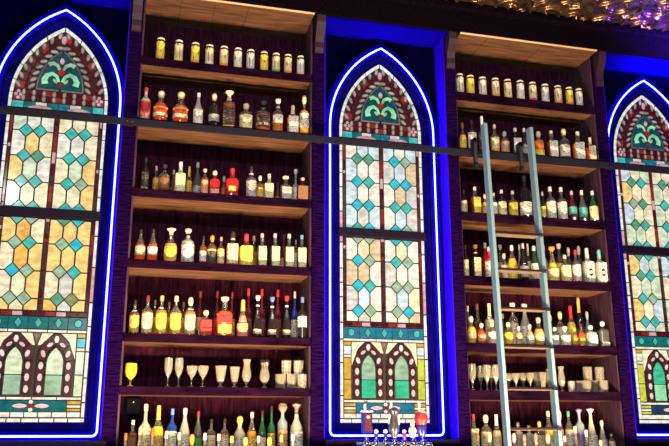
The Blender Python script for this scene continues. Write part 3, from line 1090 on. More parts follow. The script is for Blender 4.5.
def bottle(spec, zshelf, where, D):
    px, top, w, shape, glass, lab, cap = spec[:7]
    opt = spec[7] if len(spec) > 7 else {}
    base, h, r = fit(px, top, w, opt.get('D', D), zshelf)
    prof, power, (l0, l1), capt = SHAPES[shape]
    capc = cap
    if cap and '/' in cap:
        capc, capt = cap.split('/')
    rot = -math.atan2(base.x, 6) * (0.55 if power == 2 else 0.2) + random.uniform(-0.12, 0.12)
    root = empty('bottle', base, rot, (r, r, h))
    body = obj('body', cached(('body', shape), lambda: MB().lathe(prof, 16, power).mesh('body', True, 50)), MATS['bottle_' + glass], root)
    if glass in LIQUID:
        # clear shoulder and neck above the liquid line
        fill = random.choice((0.53, 0.565, 0.61))
        k = next(i for i, p in enumerate(prof) if p[1] > fill)
        t = (fill - prof[k - 1][1]) / (prof[k][1] - prof[k - 1][1])
        rr = prof[k - 1][0] + (prof[k][0] - prof[k - 1][0]) * t
        body.data = cached(('full', shape, fill), lambda: MB().lathe(prof[:k] + [(rr, fill), (0, fill)], 16, power).mesh('body', True, 50))
        body.data.materials.append(None) if not body.data.materials else None
        body.material_slots[0].link = 'OBJECT'
        body.material_slots[0].material = MATS['bottle_' + glass]
        obj('neck', cached(('neck', shape, fill), lambda: MB().lathe([(0, fill + 0.002), (rr * 0.99, fill + 0.002)] + prof[k:], 16, power).mesh('neck', True, 50)), SHELL, root)
    words = [GWORD.get(glass, glass)]
    if shape in SWORD:
        words.append(SWORD[shape])
    desc = ' '.join(words) + ' bottle'
    if lab:
        half = 1.25
        if '-' in lab:
            lab, hf = lab.split('-')
            half = 0.7
        if lab.endswith('+'):
            lab = lab[:-1]
            l0, l1 = 0.05, min(l1 + 0.10, 0.60 if power != 2 else 0.54)
        rg = opt.get('z', (l0, l1))
        o = obj('label', cached(('label', power, rg, half), lambda: label_mesh(power, rg[0], rg[1], half)), MATS['label_' + lab], root)
        desc += ', ' + lab + ' label'
    if opt.get('band'):
        bc, z0, z1 = opt['band']
        obj('label_band', cached(('label', power, (z0, z1), 1.26), lambda: label_mesh(power, z0, z1, 1.26)), MATS['cap_' + bc], root)
    if opt.get('ring'):
        s = cached('ring', lambda: MB().tube([(0.42 * math.cos(t * 0.5236), -1.06, 0.30 + 0.085 * math.sin(t * 0.5236)) for t in range(12)], 0.03, 6, closed=True).mesh('emblem'))
        obj('emblem', s, MATS['cap_black'], root)
    if opt.get('strap'):
        obj('neck_band', cached('strap', lambda: MB().lathe([(0, 0.735), (0.42, 0.735), (0.43, 0.745), (0.41, 0.775), (0, 0.775)], 12).mesh('neck_band', True)), MATS['cap_' + opt['strap']], root)
    if cap:
        cm = CRYSTAL if capc == 'crystal' else MATS['cap_' + capc]
        obj('stopper' if capt in ('ball', 'cork', 'crown', 'bulb') else 'cap', cached(('cap', capt), lambda: MB().lathe(CAPS[capt], 14).mesh('cap', True)), cm, root)
        desc += ', ' + ('glass' if capc == 'crystal' else capc) + (' stopper' if capt in ('ball', 'cork', 'crown', 'bulb') else ' wax cap' if capt == 'wax' else ' cap')
    return root, desc, 'bottle', base


def can(spec, zshelf, where, D):
    px, top, w, c1, c2 = spec
    base, h, r = place_sized(px, top, w, D, zshelf)
    root = empty('drink_can', base, random.uniform(0, 6.28), (r, r, h))
    obj('body', cached('can', lambda: MB().lathe([(0, 0), (0.78, 0), (0.84, 0.01), (1, 0.06), (1, 0.83), (0, 0.83)], 18).mesh('body', True)), MATS['print_' + c1], root)
    obj('neck', cached('canneck', lambda: MB().lathe([(0, 0.831), (1, 0.831), (0.97, 0.86), (0.86, 0.925), (0, 0.925)], 18).mesh('neck', True)), MATS['cap_black'], root)
    obj('lid', cached('canlid', lambda: MB().lathe([(0, 0.926), (0.86, 0.926), (0.89, 0.94), (0.88, 0.985), (0.82, 1.0), (0.78, 0.985), (0, 0.98)], 18).mesh('lid', True)), MATS['cap_white'], root)
    obj('label_band', cached('canband', lambda: MB().lathe([(1.003, 0.10), (1.012, 0.10), (1.012, 0.22), (1.003, 0.22)], 18).mesh('label_band', True)), MATS['cap_' + c2], root)
    return root, '%s drink can with %s band' % (c1, c2), 'can', base


GP = {   # glassware: outer profile then inner wall; unit radius and height
    'goblet': [(0, 0), (0.62, 0), (0.60, 0.03), (0.20, 0.08), (0.16, 0.20), (0.22, 0.28), (0.30, 0.33), (0.75, 0.45), (0.98, 0.62), (1.0, 0.78), (0.92, 1.0), (0.86, 1.0), (0.92, 0.78), (0.88, 0.62), (0.6, 0.48), (0, 0.40)],
    'flute': [(0, 0), (0.80, 0), (0.76, 0.02), (0.16, 0.06), (0.13, 0.22), (0.18, 0.32), (0.55, 0.44), (0.92, 0.58), (1.0, 0.75), (0.92, 1.0), (0.86, 1.0), (0.92, 0.75), (0.82, 0.58), (0.4, 0.45), (0, 0.38)],
    'coupe': [(0, 0), (0.62, 0), (0.58, 0.03), (0.14, 0.08), (0.12, 0.34), (0.20, 0.44), (0.70, 0.62), (0.96, 0.80), (1.0, 1.0), (0.94, 1.0), (0.88, 0.80), (0.6, 0.66), (0, 0.52)],
    'tulip': [(0, 0), (0.62, 0), (0.58, 0.04), (0.26, 0.10), (0.24, 0.18), (0.50, 0.24), (0.62, 0.32), (0.78, 0.55), (0.92, 0.85), (1.0, 1.0), (0.92, 1.0), (0.84, 0.85), (0.68, 0.55), (0.45, 0.34), (0, 0.28)],
    'hurricane': [(0, 0), (0.55, 0), (0.52, 0.03), (0.20, 0.08), (0.20, 0.14), (0.62, 0.24), (0.98, 0.40), (0.94, 0.55), (0.70, 0.74), (0.66, 0.86), (0.86, 1.0), (0.78, 1.0), (0.58, 0.86), (0.62, 0.74), (0.86, 0.55), (0.9, 0.40), (0.5, 0.26), (0, 0.20)],
    'rocks': [(0, 0), (0.86, 0), (0.92, 0.03), (0.95, 0.5), (1.0, 1.0), (0.92, 1.0), (0.87, 0.5), (0.82, 0.16), (0, 0.14)],
}
GNAME = {'goblet': 'goblet', 'flute': 'champagne_flute', 'coupe': 'coupe_glass', 'tulip': 'footed_glass', 'hurricane': 'hurricane_glass', 'rocks': 'rocks_glass'}


def glass(spec, zshelf, where, D):
    px, top, w, kind = spec[:4]
    opt = spec[4] if len(spec) > 4 else {}
    base, h, r = fit(px, top, w, opt.get('D', D), zshelf)
    if 'lift' in opt:
        lift = opt['lift']
        base.z += lift
        h -= lift
    m = GOLDGLASS if opt.get('gold') else CRYSTAL
    o = obj(GNAME[kind], cached(('glass', kind), lambda: MB().lathe(GP[kind], 8 if kind == 'rocks' else 18).mesh(kind, kind != 'rocks', 60)), m)
    o.location = base
    o.scale = (r, r, h)
    o.rotation_euler.z = random.uniform(0, 1)
    d = {'goblet': 'clear stemmed goblet', 'flute': 'tall champagne flute', 'coupe': 'wide coupe glass on short stem', 'tulip': 'footed dessert glass', 'hurricane': 'curvy hurricane glass', 'rocks': 'faceted rocks glass'}[kind]
    if opt.get('gold'):
        d = 'golden yellow stemmed goblet'
    if 'lift' in opt:
        d += ' stacked on two others'
    if opt.get('straws'):
        d = 'curvy glass of black straws'
    if opt.get('straws'):
        for k in range(9):
            a = k * 0.7
            x, y = base.x + r * 0.35 * math.cos(a), base.y + r * 0.35 * math.sin(a)
            t = MB()
            t.tube([(0, 0, 0), (0.016 * math.cos(a), 0.016 * math.sin(a), h * 0.82)], 0.004, 5)
            s = t.build('drinking_straw', MATS['cap_black'])
            s.location = (x, y, base.z + h * 0.31)
            tag(s, 'black drinking straw standing in the curvy glass beside the stacked tumblers', 'straw', 'black straws in the curvy glass')
    return o, d, 'glass', base


def run(fn, specs, zshelf, where, group, D=D_FRONT):
    made = []
    for sp in specs:
        d = D
        if sp[-1] == 'b':
            sp, d = sp[:-1], D_REAR
        made.append(fn(sp, zshelf, where, d) + (sp[0],))
    made.sort(key=lambda t: t[4])
    n = len(made)
    for i, (root, desc, cat, base, px) in enumerate(made):
        k, side = (i + 1, 'left') if i < (n + 1) // 2 else (n - i, 'right')
        if k == 1:
            pos = side + 'most'
        else:
            pos = ORD[k] + ' from ' + side
        text = '%s, %s on %s' % (desc, pos, where[3:] if where.startswith('on ') else where)
        if len(text.replace('-', ' ').split()) > 16:
            text = text.replace(' on ', ' ', 1)
        tag(root, text, cat, group)


# ---- the unit between the amber and the middle window, from the top shelf down
run(can, [(160.2, 38.7, 8.6, 'yellow', 'gold'), (178.5, 41.0, 8.6, 'cream', 'yellow'), (195, 43.5, 8.5, 'yellow', 'orange'), (209.3, 45.6, 8.4, 'cream', 'white'), (223.8, 47.0, 8.4, 'cream', 'orange'),
          (237.8, 48.8, 8.2, 'white', 'cream'), (250.4, 50.5, 8.0, 'white', 'grey'), (264, 52.5, 8.0, 'yellow', 'gold'), (276, 54.0, 7.8, 'cream', 'green'), (288, 55.2, 7.6, 'cream', 'orange'), (300.5, 56.7, 7.5, 'white', 'pink')],
    SHELVES[0], 'top shelf by amber window', 'drink cans on the top shelf by the amber window')

run(bottle, [
    (143.8, 87.5, 10, 'std', 'clear', 'red+', 'red', {'band': ('teal', 0.05, 0.20)}), (160.5, 91, 14.5, 'round', 'redamber', 'cream', 'cream/ball', {'z': (0.16, 0.27), 'band': ('peach', 0.40, 0.46)}), (180.5, 92, 15.5, 'round', 'redamber', 'cream', 'cream/ball', {'z': (0.16, 0.27), 'band': ('peach', 0.40, 0.46)}),
    (198, 93, 9.8, 'slope', 'clear', 'white+', 'white'), (213.8, 93.5, 11, 'std', 'black', 'grey', 'cream/ball', {'z': (0.16, 0.36)}), (228.8, 91, 12.5, 'deca', 'darkamber', 'black', 'cream/crown', {'band': ('gold', 0.02, 0.06), 'strap': 'cream'}),
    (245.8, 103.5, 13, 'squat', 'paleclear', 'cream+', 'cream/ball'), (263, 102, 14.5, 'squat', 'redamber', 'black', 'black/cork', {'band': ('cream', 0.18, 0.26)}), (277.8, 99.5, 10.2, 'std', 'amber', 'white', 'white/cork', {'z': (0.28, 0.52), 'strap': 'silver'}),
    (292.7, 106, 11.2, 'square', 'amber', 'white+', 'cream/wax'), (306.2, 96, 9.6, 'tall', 'orange', 'white+', 'cream/ball', {'z': (0.16, 0.52)})],
    SHELVES[1], 'second shelf by amber window', 'bottles on the second shelf by the amber window')

run(bottle, [
    (145, 157.5, 7.5, 'std', 'black', 'black+', 'black', {'band': ('white', 0.07, 0.11)}), (155.5, 166, 6.5, 'std', 'gold', 'gold', 'pink', 'b'), (164, 165, 11, 'squat', 'darkamber', 'brown', 'black/cork'), (173, 170, 6.5, 'slope', 'darkamber', 'brown', 'tan', 'b'),
    (180, 162, 10.8, 'square', 'clear', 'cream+', 'white/wax'), (188.6, 166.5, 6.6, 'std', 'gold', 'gold', 'yellow/wax', 'b'), (197, 162.5, 9, 'slope', 'smoke', 'grey', 'grey', 'b'), (204.5, 169, 7.4, 'squat', 'pink', 'peach+', 'grey/cork'),
    (214.5, 170.5, 10, 'square', 'red', 'pink', 'cream/ball', {'z': (0.08, 0.24)}), (223.5, 176, 6, 'round', 'amber', None, 'tan/ball', 'b'), (232, 168.5, 12.6, 'square', 'red', 'yellow-', 'red/wax', {'z': (0.16, 0.34)}),
    (251, 166.5, 10.4, 'std', 'smoke', 'grey+', 'black', {'strap': 'white'}), (260, 175.5, 7.6, 'std', 'darkamber', 'gold', 'cream/ball'), (269, 174, 9.6, 'square', 'clear', 'cream+', 'cream'), (277.5, 182, 5, 'round', 'darkamber', 'tan', 'black', 'b'),
    (285.5, 176.5, 11.5, 'square', 'smoke', 'grey', 'cream/cork', {'band': ('cream', 0.44, 0.52)}), (295.5, 169.5, 7.5, 'tall', 'bluish', 'white+', 'white/cork', 'b'), (303, 178, 11.5, 'square', 'maroon', 'brown+', 'pink')],
    SHELVES[2], 'third shelf by amber window', 'bottles on the third shelf by the amber window')

run(bottle, [
    (140, 229.5, 10, 'slope', 'redamber', 'cream', 'black', {'z': (0.18, 0.46)}), (152.5, 229, 10, 'slope', 'redamber', 'white', 'black', {'z': (0.20, 0.44)}), (170.5, 228, 13.2, 'round', 'gold', 'yellow-', 'cream/crown', {'z': (0.13, 0.44)}),
    (187.5, 229, 12.8, 'squat', 'clear', 'silver+', 'grey/cork'), (203, 236, 7, 'std', 'darkamber', 'white', 'black'), (211.8, 235, 9, 'std', 'darkamber', 'black', 'orange/ball', {'band': ('cream', 0.44, 0.50)}), (220.8, 237, 7.2, 'std', 'gold', 'cream', 'tan'),
    (232.5, 231, 12, 'square', 'amber', 'cream+', 'black/ball', {'strap': 'cream'}), (246, 234, 13.2, 'square', 'yellow', 'yellow+', 'red/wax'), (253.5, 236, 8, 'slope', 'amber', 'orange', 'peach', 'b'), (261.8, 233.5, 9.4, 'square', 'smoke', 'cream+', 'grey'),
    (274.8, 233.5, 9.4, 'square', 'smoke', 'cream+', 'grey'), (283.5, 234.5, 7, 'slope', 'maroon', 'pink', 'black', 'b'), (289, 234, 9.4, 'square', 'smoke', 'cream+', 'cream'), (295.8, 240, 5.2, 'slope', 'paleclear', 'white', 'grey', 'b'), (301.8, 235, 9.4, 'square', 'smoke', 'cream+', 'teal')],
    SHELVES[3], 'fourth shelf by amber window', 'bottles on the fourth shelf by the amber window')

run(bottle, [
    (134.2, 300, 9.6, 'std', 'darkamber', 'gold+', 'black'), (147, 295.5, 10.6, 'std', 'amber', 'cream+', 'maroon'), (161, 295.5, 10.6, 'std', 'amber', 'yellow+', 'tan'), (175.5, 296, 11, 'std', 'amber', 'yellow+', 'cream'), (190, 297, 10.6, 'std', 'amber', 'cream+', 'cream/ball'),
    (154.2, 300, 6.5, 'std', 'gold', 'gold', 'brown', 'b'), (168.2, 302, 6.5, 'std', 'gold', 'orange', 'brown', 'b'), (182.8, 302, 6.5, 'std', 'amber', 'peach', 'brown', 'b'), (199.5, 291.5, 8.5, 'tall', 'maroon', 'peach', 'maroon', {'z': (0.18, 0.44)}, 'b'),
    (205.6, 310, 11.4, 'square', 'redamber', 'red+', 'cream/ball', {'band': ('black', 0.28, 0.33)}), (216.5, 291, 8, 'tall', 'maroon', 'red', 'maroon', 'b'), (224.3, 297, 15, 'square', 'redamber', 'yellow', 'cream/cork', {'z': (0.05, 0.28), 'band': ('maroon', 0.34, 0.54)}),
    (231.5, 292, 7, 'tall', 'maroon', 'peach', 'maroon', 'b'), (242.6, 300, 11, 'bell', 'pink', 'peach', 'gold/wax'), (248, 288.5, 8, 'tall', 'maroon', 'maroon', 'red', 'b'), (257.5, 295.5, 9, 'bell', 'black', 'cream', 'silver', {'z': (0.08, 0.19), 'strap': 'silver'}),
    (261.5, 289, 8, 'tall', 'maroon', 'maroon', 'red', 'b'), (272, 297, 9, 'bell', 'black', 'cream', 'blue', {'z': (0.08, 0.19), 'strap': 'silver'}), (277.5, 290, 8, 'tall', 'maroon', 'maroon', 'red', 'b'), (286.6, 296, 8.4, 'bell', 'black', 'cream', 'red', {'z': (0.08, 0.19), 'strap': 'silver'}),
    (294.6, 291.5, 7.4, 'tall', 'blue', 'white', 'silver', 'b'), (302.3, 297, 9.4, 'std', 'black', 'white', 'blue', {'z': (0.26, 0.52)})],
    SHELVES[4], 'fifth shelf by amber window', 'bottles on the fifth shelf by the amber window')

run(glass, [
    (130.5, 363.5, 12, 'goblet', {'gold': 1}), (168, 358, 8.6, 'flute'), (178.6, 358, 8.8, 'flute', {'D': 5.93}), (191.5, 366, 11, 'coupe'), (202.8, 366, 11, 'coupe'), (220.5, 366, 12, 'tulip'), (234.5, 367, 10.4, 'tulip'), (246.5, 359.5, 9.8, 'hurricane'),
    (264.5, 363, 10.5, 'hurricane', {'straws': 1}), (280.5, 374.4, 11.0, 'rocks'), (291.4, 374.4, 10.8, 'rocks'), (302.6, 374.4, 10.4, 'rocks')],
    SHELVES[5], 'sixth shelf by amber window', 'glasses on the sixth shelf by the amber window')
z6 = at(292, 374.4, D_FRONT).z - Z(SHELVES[5])
run(glass, [(286.2, 360.6, 10.6, 'rocks', {'lift': z6 + 0.0005}), (298.2, 360.8, 10.6, 'rocks', {'lift': z6 + 0.0005})], SHELVES[5], 'sixth shelf by amber window', 'glasses on the sixth shelf by the amber window')

run(bottle, [
    (132, 420, 9, 'square', 'darkamber', 'brown', 'white'), (144.6, 404, 11.4, 'tall', 'clear', 'cream+', 'cream'), (157.6, 405.5, 11.4, 'slope', 'yellow', 'gold', 'gold/wax'), (171.5, 408.5, 10, 'std', 'blue', 'white', 'blue', {'z': (0.10, 0.5)}),
    (184.2, 408, 11, 'slope', 'clear', 'white', 'white'), (197.6, 411, 9, 'slope', 'smoke', 'green', 'maroon'), (210.8, 419, 9.5, 'std', 'paleclear', 'cream', 'black'), (224.2, 418.5, 9, 'std', 'pink', 'white', 'black'), (239.5, 416, 13, 'round', 'clear', 'silver', 'gold/ball'),
    (251.6, 412, 9.6, 'slope', 'orange', 'yellow', 'pink'), (262, 410.5, 8, 'slope', 'green', 'white', 'black'), (271.2, 406, 7.6, 'tall', 'green', 'gold', 'black'), (282.4, 403, 10, 'std', 'bluish', 'peach', 'crystal/bulb', {'D': 5.95}), (296.4, 403, 13, 'round', 'clear', 'white', 'crystal/crown', {'D': 5.95})],
    SHELVES[6], 'bottom shelf by amber window', 'bottles on the bottom shelf by the amber window', 5.93)
run(bottle, [
    (124, 433, 9, 'std', 'orange', 'orange', 'brown'), (138.4, 427, 9, 'slope', 'orange', 'peach', 'tan'), (151, 428, 9, 'std', 'amber', 'gold', 'brown'), (165, 431, 9, 'slope', 'orange', 'orange', 'cream'), (178, 432.5, 9.5, 'std', 'paleclear', 'cream', 'cream'), (191, 434, 10, 'squat', 'orange', 'peach', 'orange/ball'),
    (204, 433, 9.5, 'std', 'gold', 'cream', 'white'), (218, 434, 9.5, 'slope', 'pink', 'cream', 'cream'), (231, 436, 10, 'std', 'gold', 'yellow', 'gold'), (245, 437, 10, 'squat', 'paleclear', 'cream', 'gold/ball'), (258, 436, 9, 'std', 'paleclear', 'white', 'cream'), (269, 437, 10, 'squat', 'yellow', 'yellow', 'yellow/ball'),
    (281, 435, 9, 'slope', 'redamber', 'gold', 'gold'), (292.6, 434, 9, 'std', 'clear', 'white', 'white')],
    -0.32, 'on counter by amber window', 'counter bottles by the amber window', 5.72)

# ---- the unit behind the ladder
run(can, [(460, 74.6, 7.8, 'white', 'grey'), (470.6, 76.2, 7.8, 'yellow', 'gold'), (482.8, 77.9, 7.8, 'white', 'pink'), (495.7, 79.0, 7.8, 'cream', 'orange'), (508, 80.2, 7.7, 'cream', 'yellow'), (520.6, 81.3, 7.7, 'white', 'cream'), (533, 83.0, 7.6, 'cream', 'red'),
          (545.4, 85.0, 7.5, 'white', 'silver'), (558.3, 86.4, 7.3, 'cream', 'orange'), (569.6, 88.0, 7.2, 'yellow', 'orange'), (579.4, 89.5, 7.0, 'white', 'grey')],
    SHELVES[0], 'top shelf behind ladder', 'drink cans on the top shelf behind the ladder')

run(bottle, [
    (462.8, 122.5, 7, 'round', 'gold', 'yellow', 'brown/ball'), (472.2, 120.5, 8.6, 'std', 'black', 'white+', 'black', {'band': ('white', 0.55, 0.58)}), (482.6, 116.5, 8, 'tall', 'smoke', 'black', 'white/wax'), (495, 125, 8.6, 'std', 'orange', 'cream', 'cream', {'z': (0.16, 0.54)}),
    (505, 131.5, 9, 'squat', 'smoke', 'tan+', 'grey/ball'), (515.8, 128.5, 9.6, 'square', 'black', 'white+', 'white'), (524.8, 128.5, 7.6, 'slope', 'black', 'grey', 'white'), (539.2, 131.5, 9.8, 'squat', 'amber', 'yellow', 'cream/ball', {'z': (0.06, 0.28)}),
    (552, 131, 10, 'square', 'darkamber', 'white+', 'cream'), (564.6, 129, 10.4, 'std', 'smoke', 'white', 'cream/ball'), (578.6, 132, 10.6, 'square', 'orange', 'white+', 'cream'), (592.2, 138, 8.4, 'square', 'redamber', 'cream+', 'cream/wax')],
    SHELVES[1], 'second shelf behind ladder', 'bottles on the second shelf behind the ladder')

run(bottle, [
    (464, 190, 6.4, 'std', 'black', 'cream+', 'black'), (475.4, 187, 9, 'square', 'darkamber', 'yellow+', 'white'), (485.4, 194, 7.6, 'round', 'gold', 'gold', 'cream/ball'), (494.4, 193, 6, 'std', 'paleclear', 'white+', 'white'), (502.2, 190, 8.6, 'std', 'black', 'cream+', 'white'),
    (513.2, 191, 9.2, 'std', 'smoke', 'yellow+', 'white'), (525.2, 176, 12, 'std', 'black', 'white', 'black', {'z': (0.06, 0.36)}), (535.8, 192, 6, 'std', 'smoke', 'cream+', 'cream'), (543.2, 192, 5.4, 'std', 'black', 'yellow', 'grey'), (551, 187, 9.8, 'std', 'smoke', 'white+', 'white', {'band': ('green', 0.08, 0.22)}),
    (562, 187.5, 9.8, 'std', 'smoke', 'white+', 'cream', {'band': ('purple', 0.08, 0.18)}), (572.6, 191, 8.6, 'slope', 'maroon', 'teal', 'grey', {'z': (0.22, 0.46)}), (582.8, 190.5, 8.8, 'slope', 'smoke', 'teal', 'white', {'z': (0.16, 0.44)}), (593.6, 191, 8.6, 'slope', 'green', 'cream+', 'silver')],
    SHELVES[2], 'third shelf behind ladder', 'bottles on the third shelf behind the ladder')

run(bottle, [
    (466, 245, 5.6, 'std', 'black', 'cream+', 'black'), (476, 245, 8.6, 'square', 'black', 'cream+', 'brown/cork', {'strap': 'tan'}), (486, 243, 8, 'std', 'red', 'red', 'silver', 'b'), (489.4, 247, 9, 'std', 'red', 'white+', 'grey'), (501, 245, 6.6, 'slope', 'paleclear', 'cream', 'white/cork', 'b'),
    (504.6, 253, 7, 'std', 'paleclear', 'cream', 'cream/ball'), (512.6, 245.5, 9.6, 'slope', 'yellow', 'yellow', 'white'), (520.4, 245, 5, 'slope', 'clear', 'white', 'white', 'b'), (523.8, 243.5, 9, 'slope', 'black', 'grey', 'grey'), (528.8, 244, 6, 'std', 'paleclear', 'cream', 'cream/wax', 'b'),
    (534.8, 246, 9.2, 'slope', 'green', 'white+', 'white'), (545, 246, 6.5, 'std', 'clear', 'cream', 'grey', 'b'), (552.8, 247, 11.2, 'bell', 'yellow', 'cream', 'orange'), (560.2, 244, 9, 'slope', 'yellow', 'yellow', 'cream/cork', 'b'), (565.6, 255, 9.6, 'square', 'paleclear', 'cream+', 'cream'),
    (569.8, 247.5, 6.5, 'std', 'smoke', 'grey', 'white/ball', 'b'), (576.4, 250, 8.8, 'std', 'smoke', 'white+', 'red', {'band': ('red', 0.08, 0.20)}), (580.2, 246, 7, 'std', 'smoke', 'grey', 'white/ball', 'b'), (588, 248.5, 10.2, 'square', 'clear', 'white+', 'white/wax', {'ring': 1}), (600.2, 250, 10.2, 'square', 'clear', 'white+', 'teal/wax', {'ring': 1})],
    SHELVES[3], 'fourth shelf behind ladder', 'bottles on the fourth shelf behind the ladder')

run(bottle, [
    (468.6, 306, 6, 'slope', 'smoke', 'tan', 'grey', 'b'), (471.6, 316, 9, 'round', 'gold', 'tan', 'cream/ball'), (478, 304, 8.4, 'slope', 'darkamber', 'brown', 'brown', 'b'), (481.8, 323, 8.4, 'round', 'redamber', 'peach', 'cream/ball'), (490, 303.5, 9.6, 'std', 'paleclear', 'cream', 'cream/wax', 'b'),
    (492.4, 322, 8.6, 'squat', 'paleclear', 'white+', 'cream/ball'), (503.6, 314, 6, 'slope', 'smoke', 'grey', 'grey', 'b'), (508.6, 322, 8.8, 'round', 'yellow', 'yellow', 'cream/ball'), (513.6, 303, 10, 'squat', 'paleclear', 'cream', 'white/cork', 'b'), (519, 326, 6.6, 'squat', 'clear', 'cream', 'white/ball'),
    (525.6, 304, 11, 'slope', 'clear', 'white+', 'white/cork', 'b'), (530, 324, 8, 'round', 'clear', 'white', 'white/ball'), (539, 317, 9.8, 'round', 'gold', 'cream', 'cream/ball'), (551.6, 316, 7.6, 'slope', 'darkamber', 'brown', 'cream', 'b'), (555.2, 327, 7, 'squat', 'smoke', 'white+', 'white/ball'), (561, 311.5, 9.6, 'std', 'paleclear', 'white', 'cream/ball', 'b'),
    (565.4, 326, 10, 'round', 'clear', 'white+', 'white/ball'), (571.8, 306, 10, 'slope', 'yellow', 'yellow', 'red/wax', 'b'), (574.8, 327, 6.4, 'round', 'amber', 'gold', 'gold/ball'), (580.2, 298, 8.6, 'slope', 'black', 'maroon', 'gold/wax', 'b'), (581.6, 324, 7, 'slope', 'redamber', 'gold', 'maroon'), (588.4, 311.5, 6.8, 'slope', 'bluish', 'white', 'white/ball', 'b'),
    (591, 325, 10.6, 'deca', 'clear', 'white', 'white/ball'), (603.2, 321, 10.2, 'deca', 'smoke', 'white', 'silver/ball', {'z': (0.05, 0.18)})],
    SHELVES[4], 'fifth shelf behind ladder', 'bottles on the fifth shelf behind the ladder')

run(glass, [
    (472.4, 364, 7.8, 'goblet'), (480.6, 366, 7.2, 'flute', {'D': 6.02}), (487, 365, 8, 'flute'), (491.2, 366, 7.2, 'flute', {'D': 6.02}), (496, 365, 8, 'flute'),
    (509, 373.6, 8.0, 'coupe', {'D': 5.99}), (516, 373.4, 8.0, 'coupe', {'D': 5.90}), (523.4, 373.2, 8.2, 'coupe', {'D': 5.99}), (530.4, 373, 8.2, 'coupe', {'D': 5.90}), (537.4, 372.6, 8.2, 'tulip', {'D': 5.98}), (543, 372.4, 8.2, 'tulip', {'D': 5.885}), (549.4, 369, 7, 'hurricane', {'D': 5.98}), (561.6, 366.6, 7.6, 'hurricane'),
    (571.6, 381.2, 7.4, 'rocks', {'D': 5.90}), (579, 381, 7.2, 'rocks', {'D': 5.97}), (586.6, 380.6, 9.4, 'rocks', {'D': 5.90}), (595.4, 380.6, 8.2, 'rocks', {'D': 5.985}), (603.6, 380.6, 9.6, 'rocks', {'D': 5.90})],
    SHELVES[5], 'sixth shelf behind ladder', 'glasses on the sixth shelf behind the ladder')
z6 = at(590, 380.6, 5.90).z - Z(SHELVES[5])
run(glass, [(588.4, 367.2, 9.6, 'rocks', {'lift': z6 + 0.002, 'D': 5.905}), (600.0, 367.4, 9.6, 'rocks', {'lift': z6 + 0.002, 'D': 5.905})], SHELVES[5], 'sixth shelf behind ladder', 'glasses on the sixth shelf behind the ladder')

run(bottle, [
    (474, 414, 9, 'square', 'paleclear', 'cream+', 'red', {'band': ('brown', 0.44, 0.50)}), (486.4, 414.5, 11, 'std', 'paleclear', 'cream', 'cream/ball'), (497, 414.5, 9, 'slope', 'paleclear', 'cream', 'white/wax'), (518.6, 422, 8, 'deca', 'clear', None, 'crystal/ball'), (529.4, 425, 8, 'deca', 'clear', None, 'crystal/ball'),
    (540, 421, 8.4, 'deca', 'paleclear', 'cream', 'gold/ball'), (549.2, 411, 10, 'slope', 'yellow', 'cream', 'cream'), (561, 411, 6.4, 'slope', 'pink', 'peach', 'white/ball'), (569.6, 411, 8.4, 'std', 'paleclear', 'white', 'green'), (580.4, 408.5, 8.8, 'std', 'bluish', 'purple', 'purple/crown'),
    (591.8, 408, 10.4, 'bell', 'clear', 'white', 'white/crown'), (602.8, 420, 8, 'bell', 'clear', 'white', 'grey/ball'), (612, 434, 6.4, 'std', 'paleclear', 'cream', 'cream')],
    SHELVES[6], 'bottom shelf behind ladder', 'bottles on the bottom shelf behind the ladder', 5.94)
run(bottle, [
    (478.6, 434, 8.6, 'std', 'gold', 'cream', 'brown'), (490.6, 432, 9, 'squat', 'paleclear', 'cream', 'cream/ball'), (515, 433, 8.6, 'squat', 'pink', 'peach', 'pink/ball'), (525.4, 434, 9, 'deca', 'clear', None, 'crystal/ball'), (537, 433, 9, 'deca', 'clear', None, 'crystal/ball'), (549, 434, 9, 'squat', 'gold', 'cream', 'cream/ball'),
    (566, 436, 8, 'std', 'paleclear', 'cream', 'cream'), (577, 426, 9, 'slope', 'gold', 'cream', 'cream'), (588, 430, 8.6, 'std', 'paleclear', 'white', 'white'), (602, 440, 8, 'squat', 'gold', 'peach', 'cream/ball')],
    -0.32, 'on counter behind ladder', 'counter bottles behind the ladder', 5.72)

# small black box with a pale dot in the upper corner of the bottom compartment
p = at(133.5, 404, 6.10)
root = empty('corner_box', (p.x, Y(6.135), Z(0.135)))
tag(root, 'small black box in the corner above the clear bottles', 'speaker')
MB().box(-0.055, 0.055, -0.05, 0.062, 0.0, 0.12, 0.012).build('cabinet', mat('box_black', (0.003, 0.003, 0.008), 0.6, spec=0.05), root)
MB().ball((0.0, -0.052, 0.085), 0.006).build('pale_dot', MATS['cap_white'], root, smooth=True)

# ------------------------------------------------------------------ beer tap tower in front of the middle window
D_TAP = 5.56
tw = at(392, 441, D_TAP)
root = empty('beer_tower', (tw.x, tw.y, Z(-0.32)))
tag(root, 'chrome beer tap tower with coloured handles before the middle window', 'beer tap')
bx, by, bz = root.location
zp = at(392, 446, D_TAP).z - bz
xl, xr = at(356, 441, D_TAP).x - bx, at(431, 441, D_TAP).x - bx
t = MB()
t.tube([(xl, 0, zp), (xr, 0, zp)], 0.026, 14)
t.build('manifold_pipe', CHROME, root, smooth=True)
for x in (xl + 0.10, xr - 0.10):
    t = MB()
    t.lathe([(0, 0), (0.055, 0), (0.055, 0.012), (0.03, 0.03), (0.026, zp - 0.02), (0, zp - 0.02)], 14, 2, x, 0)
    t.build('column', CHROME, root, smooth=True)


def thing_x(px):
    return at(px, 438, D_TAP).x - bx


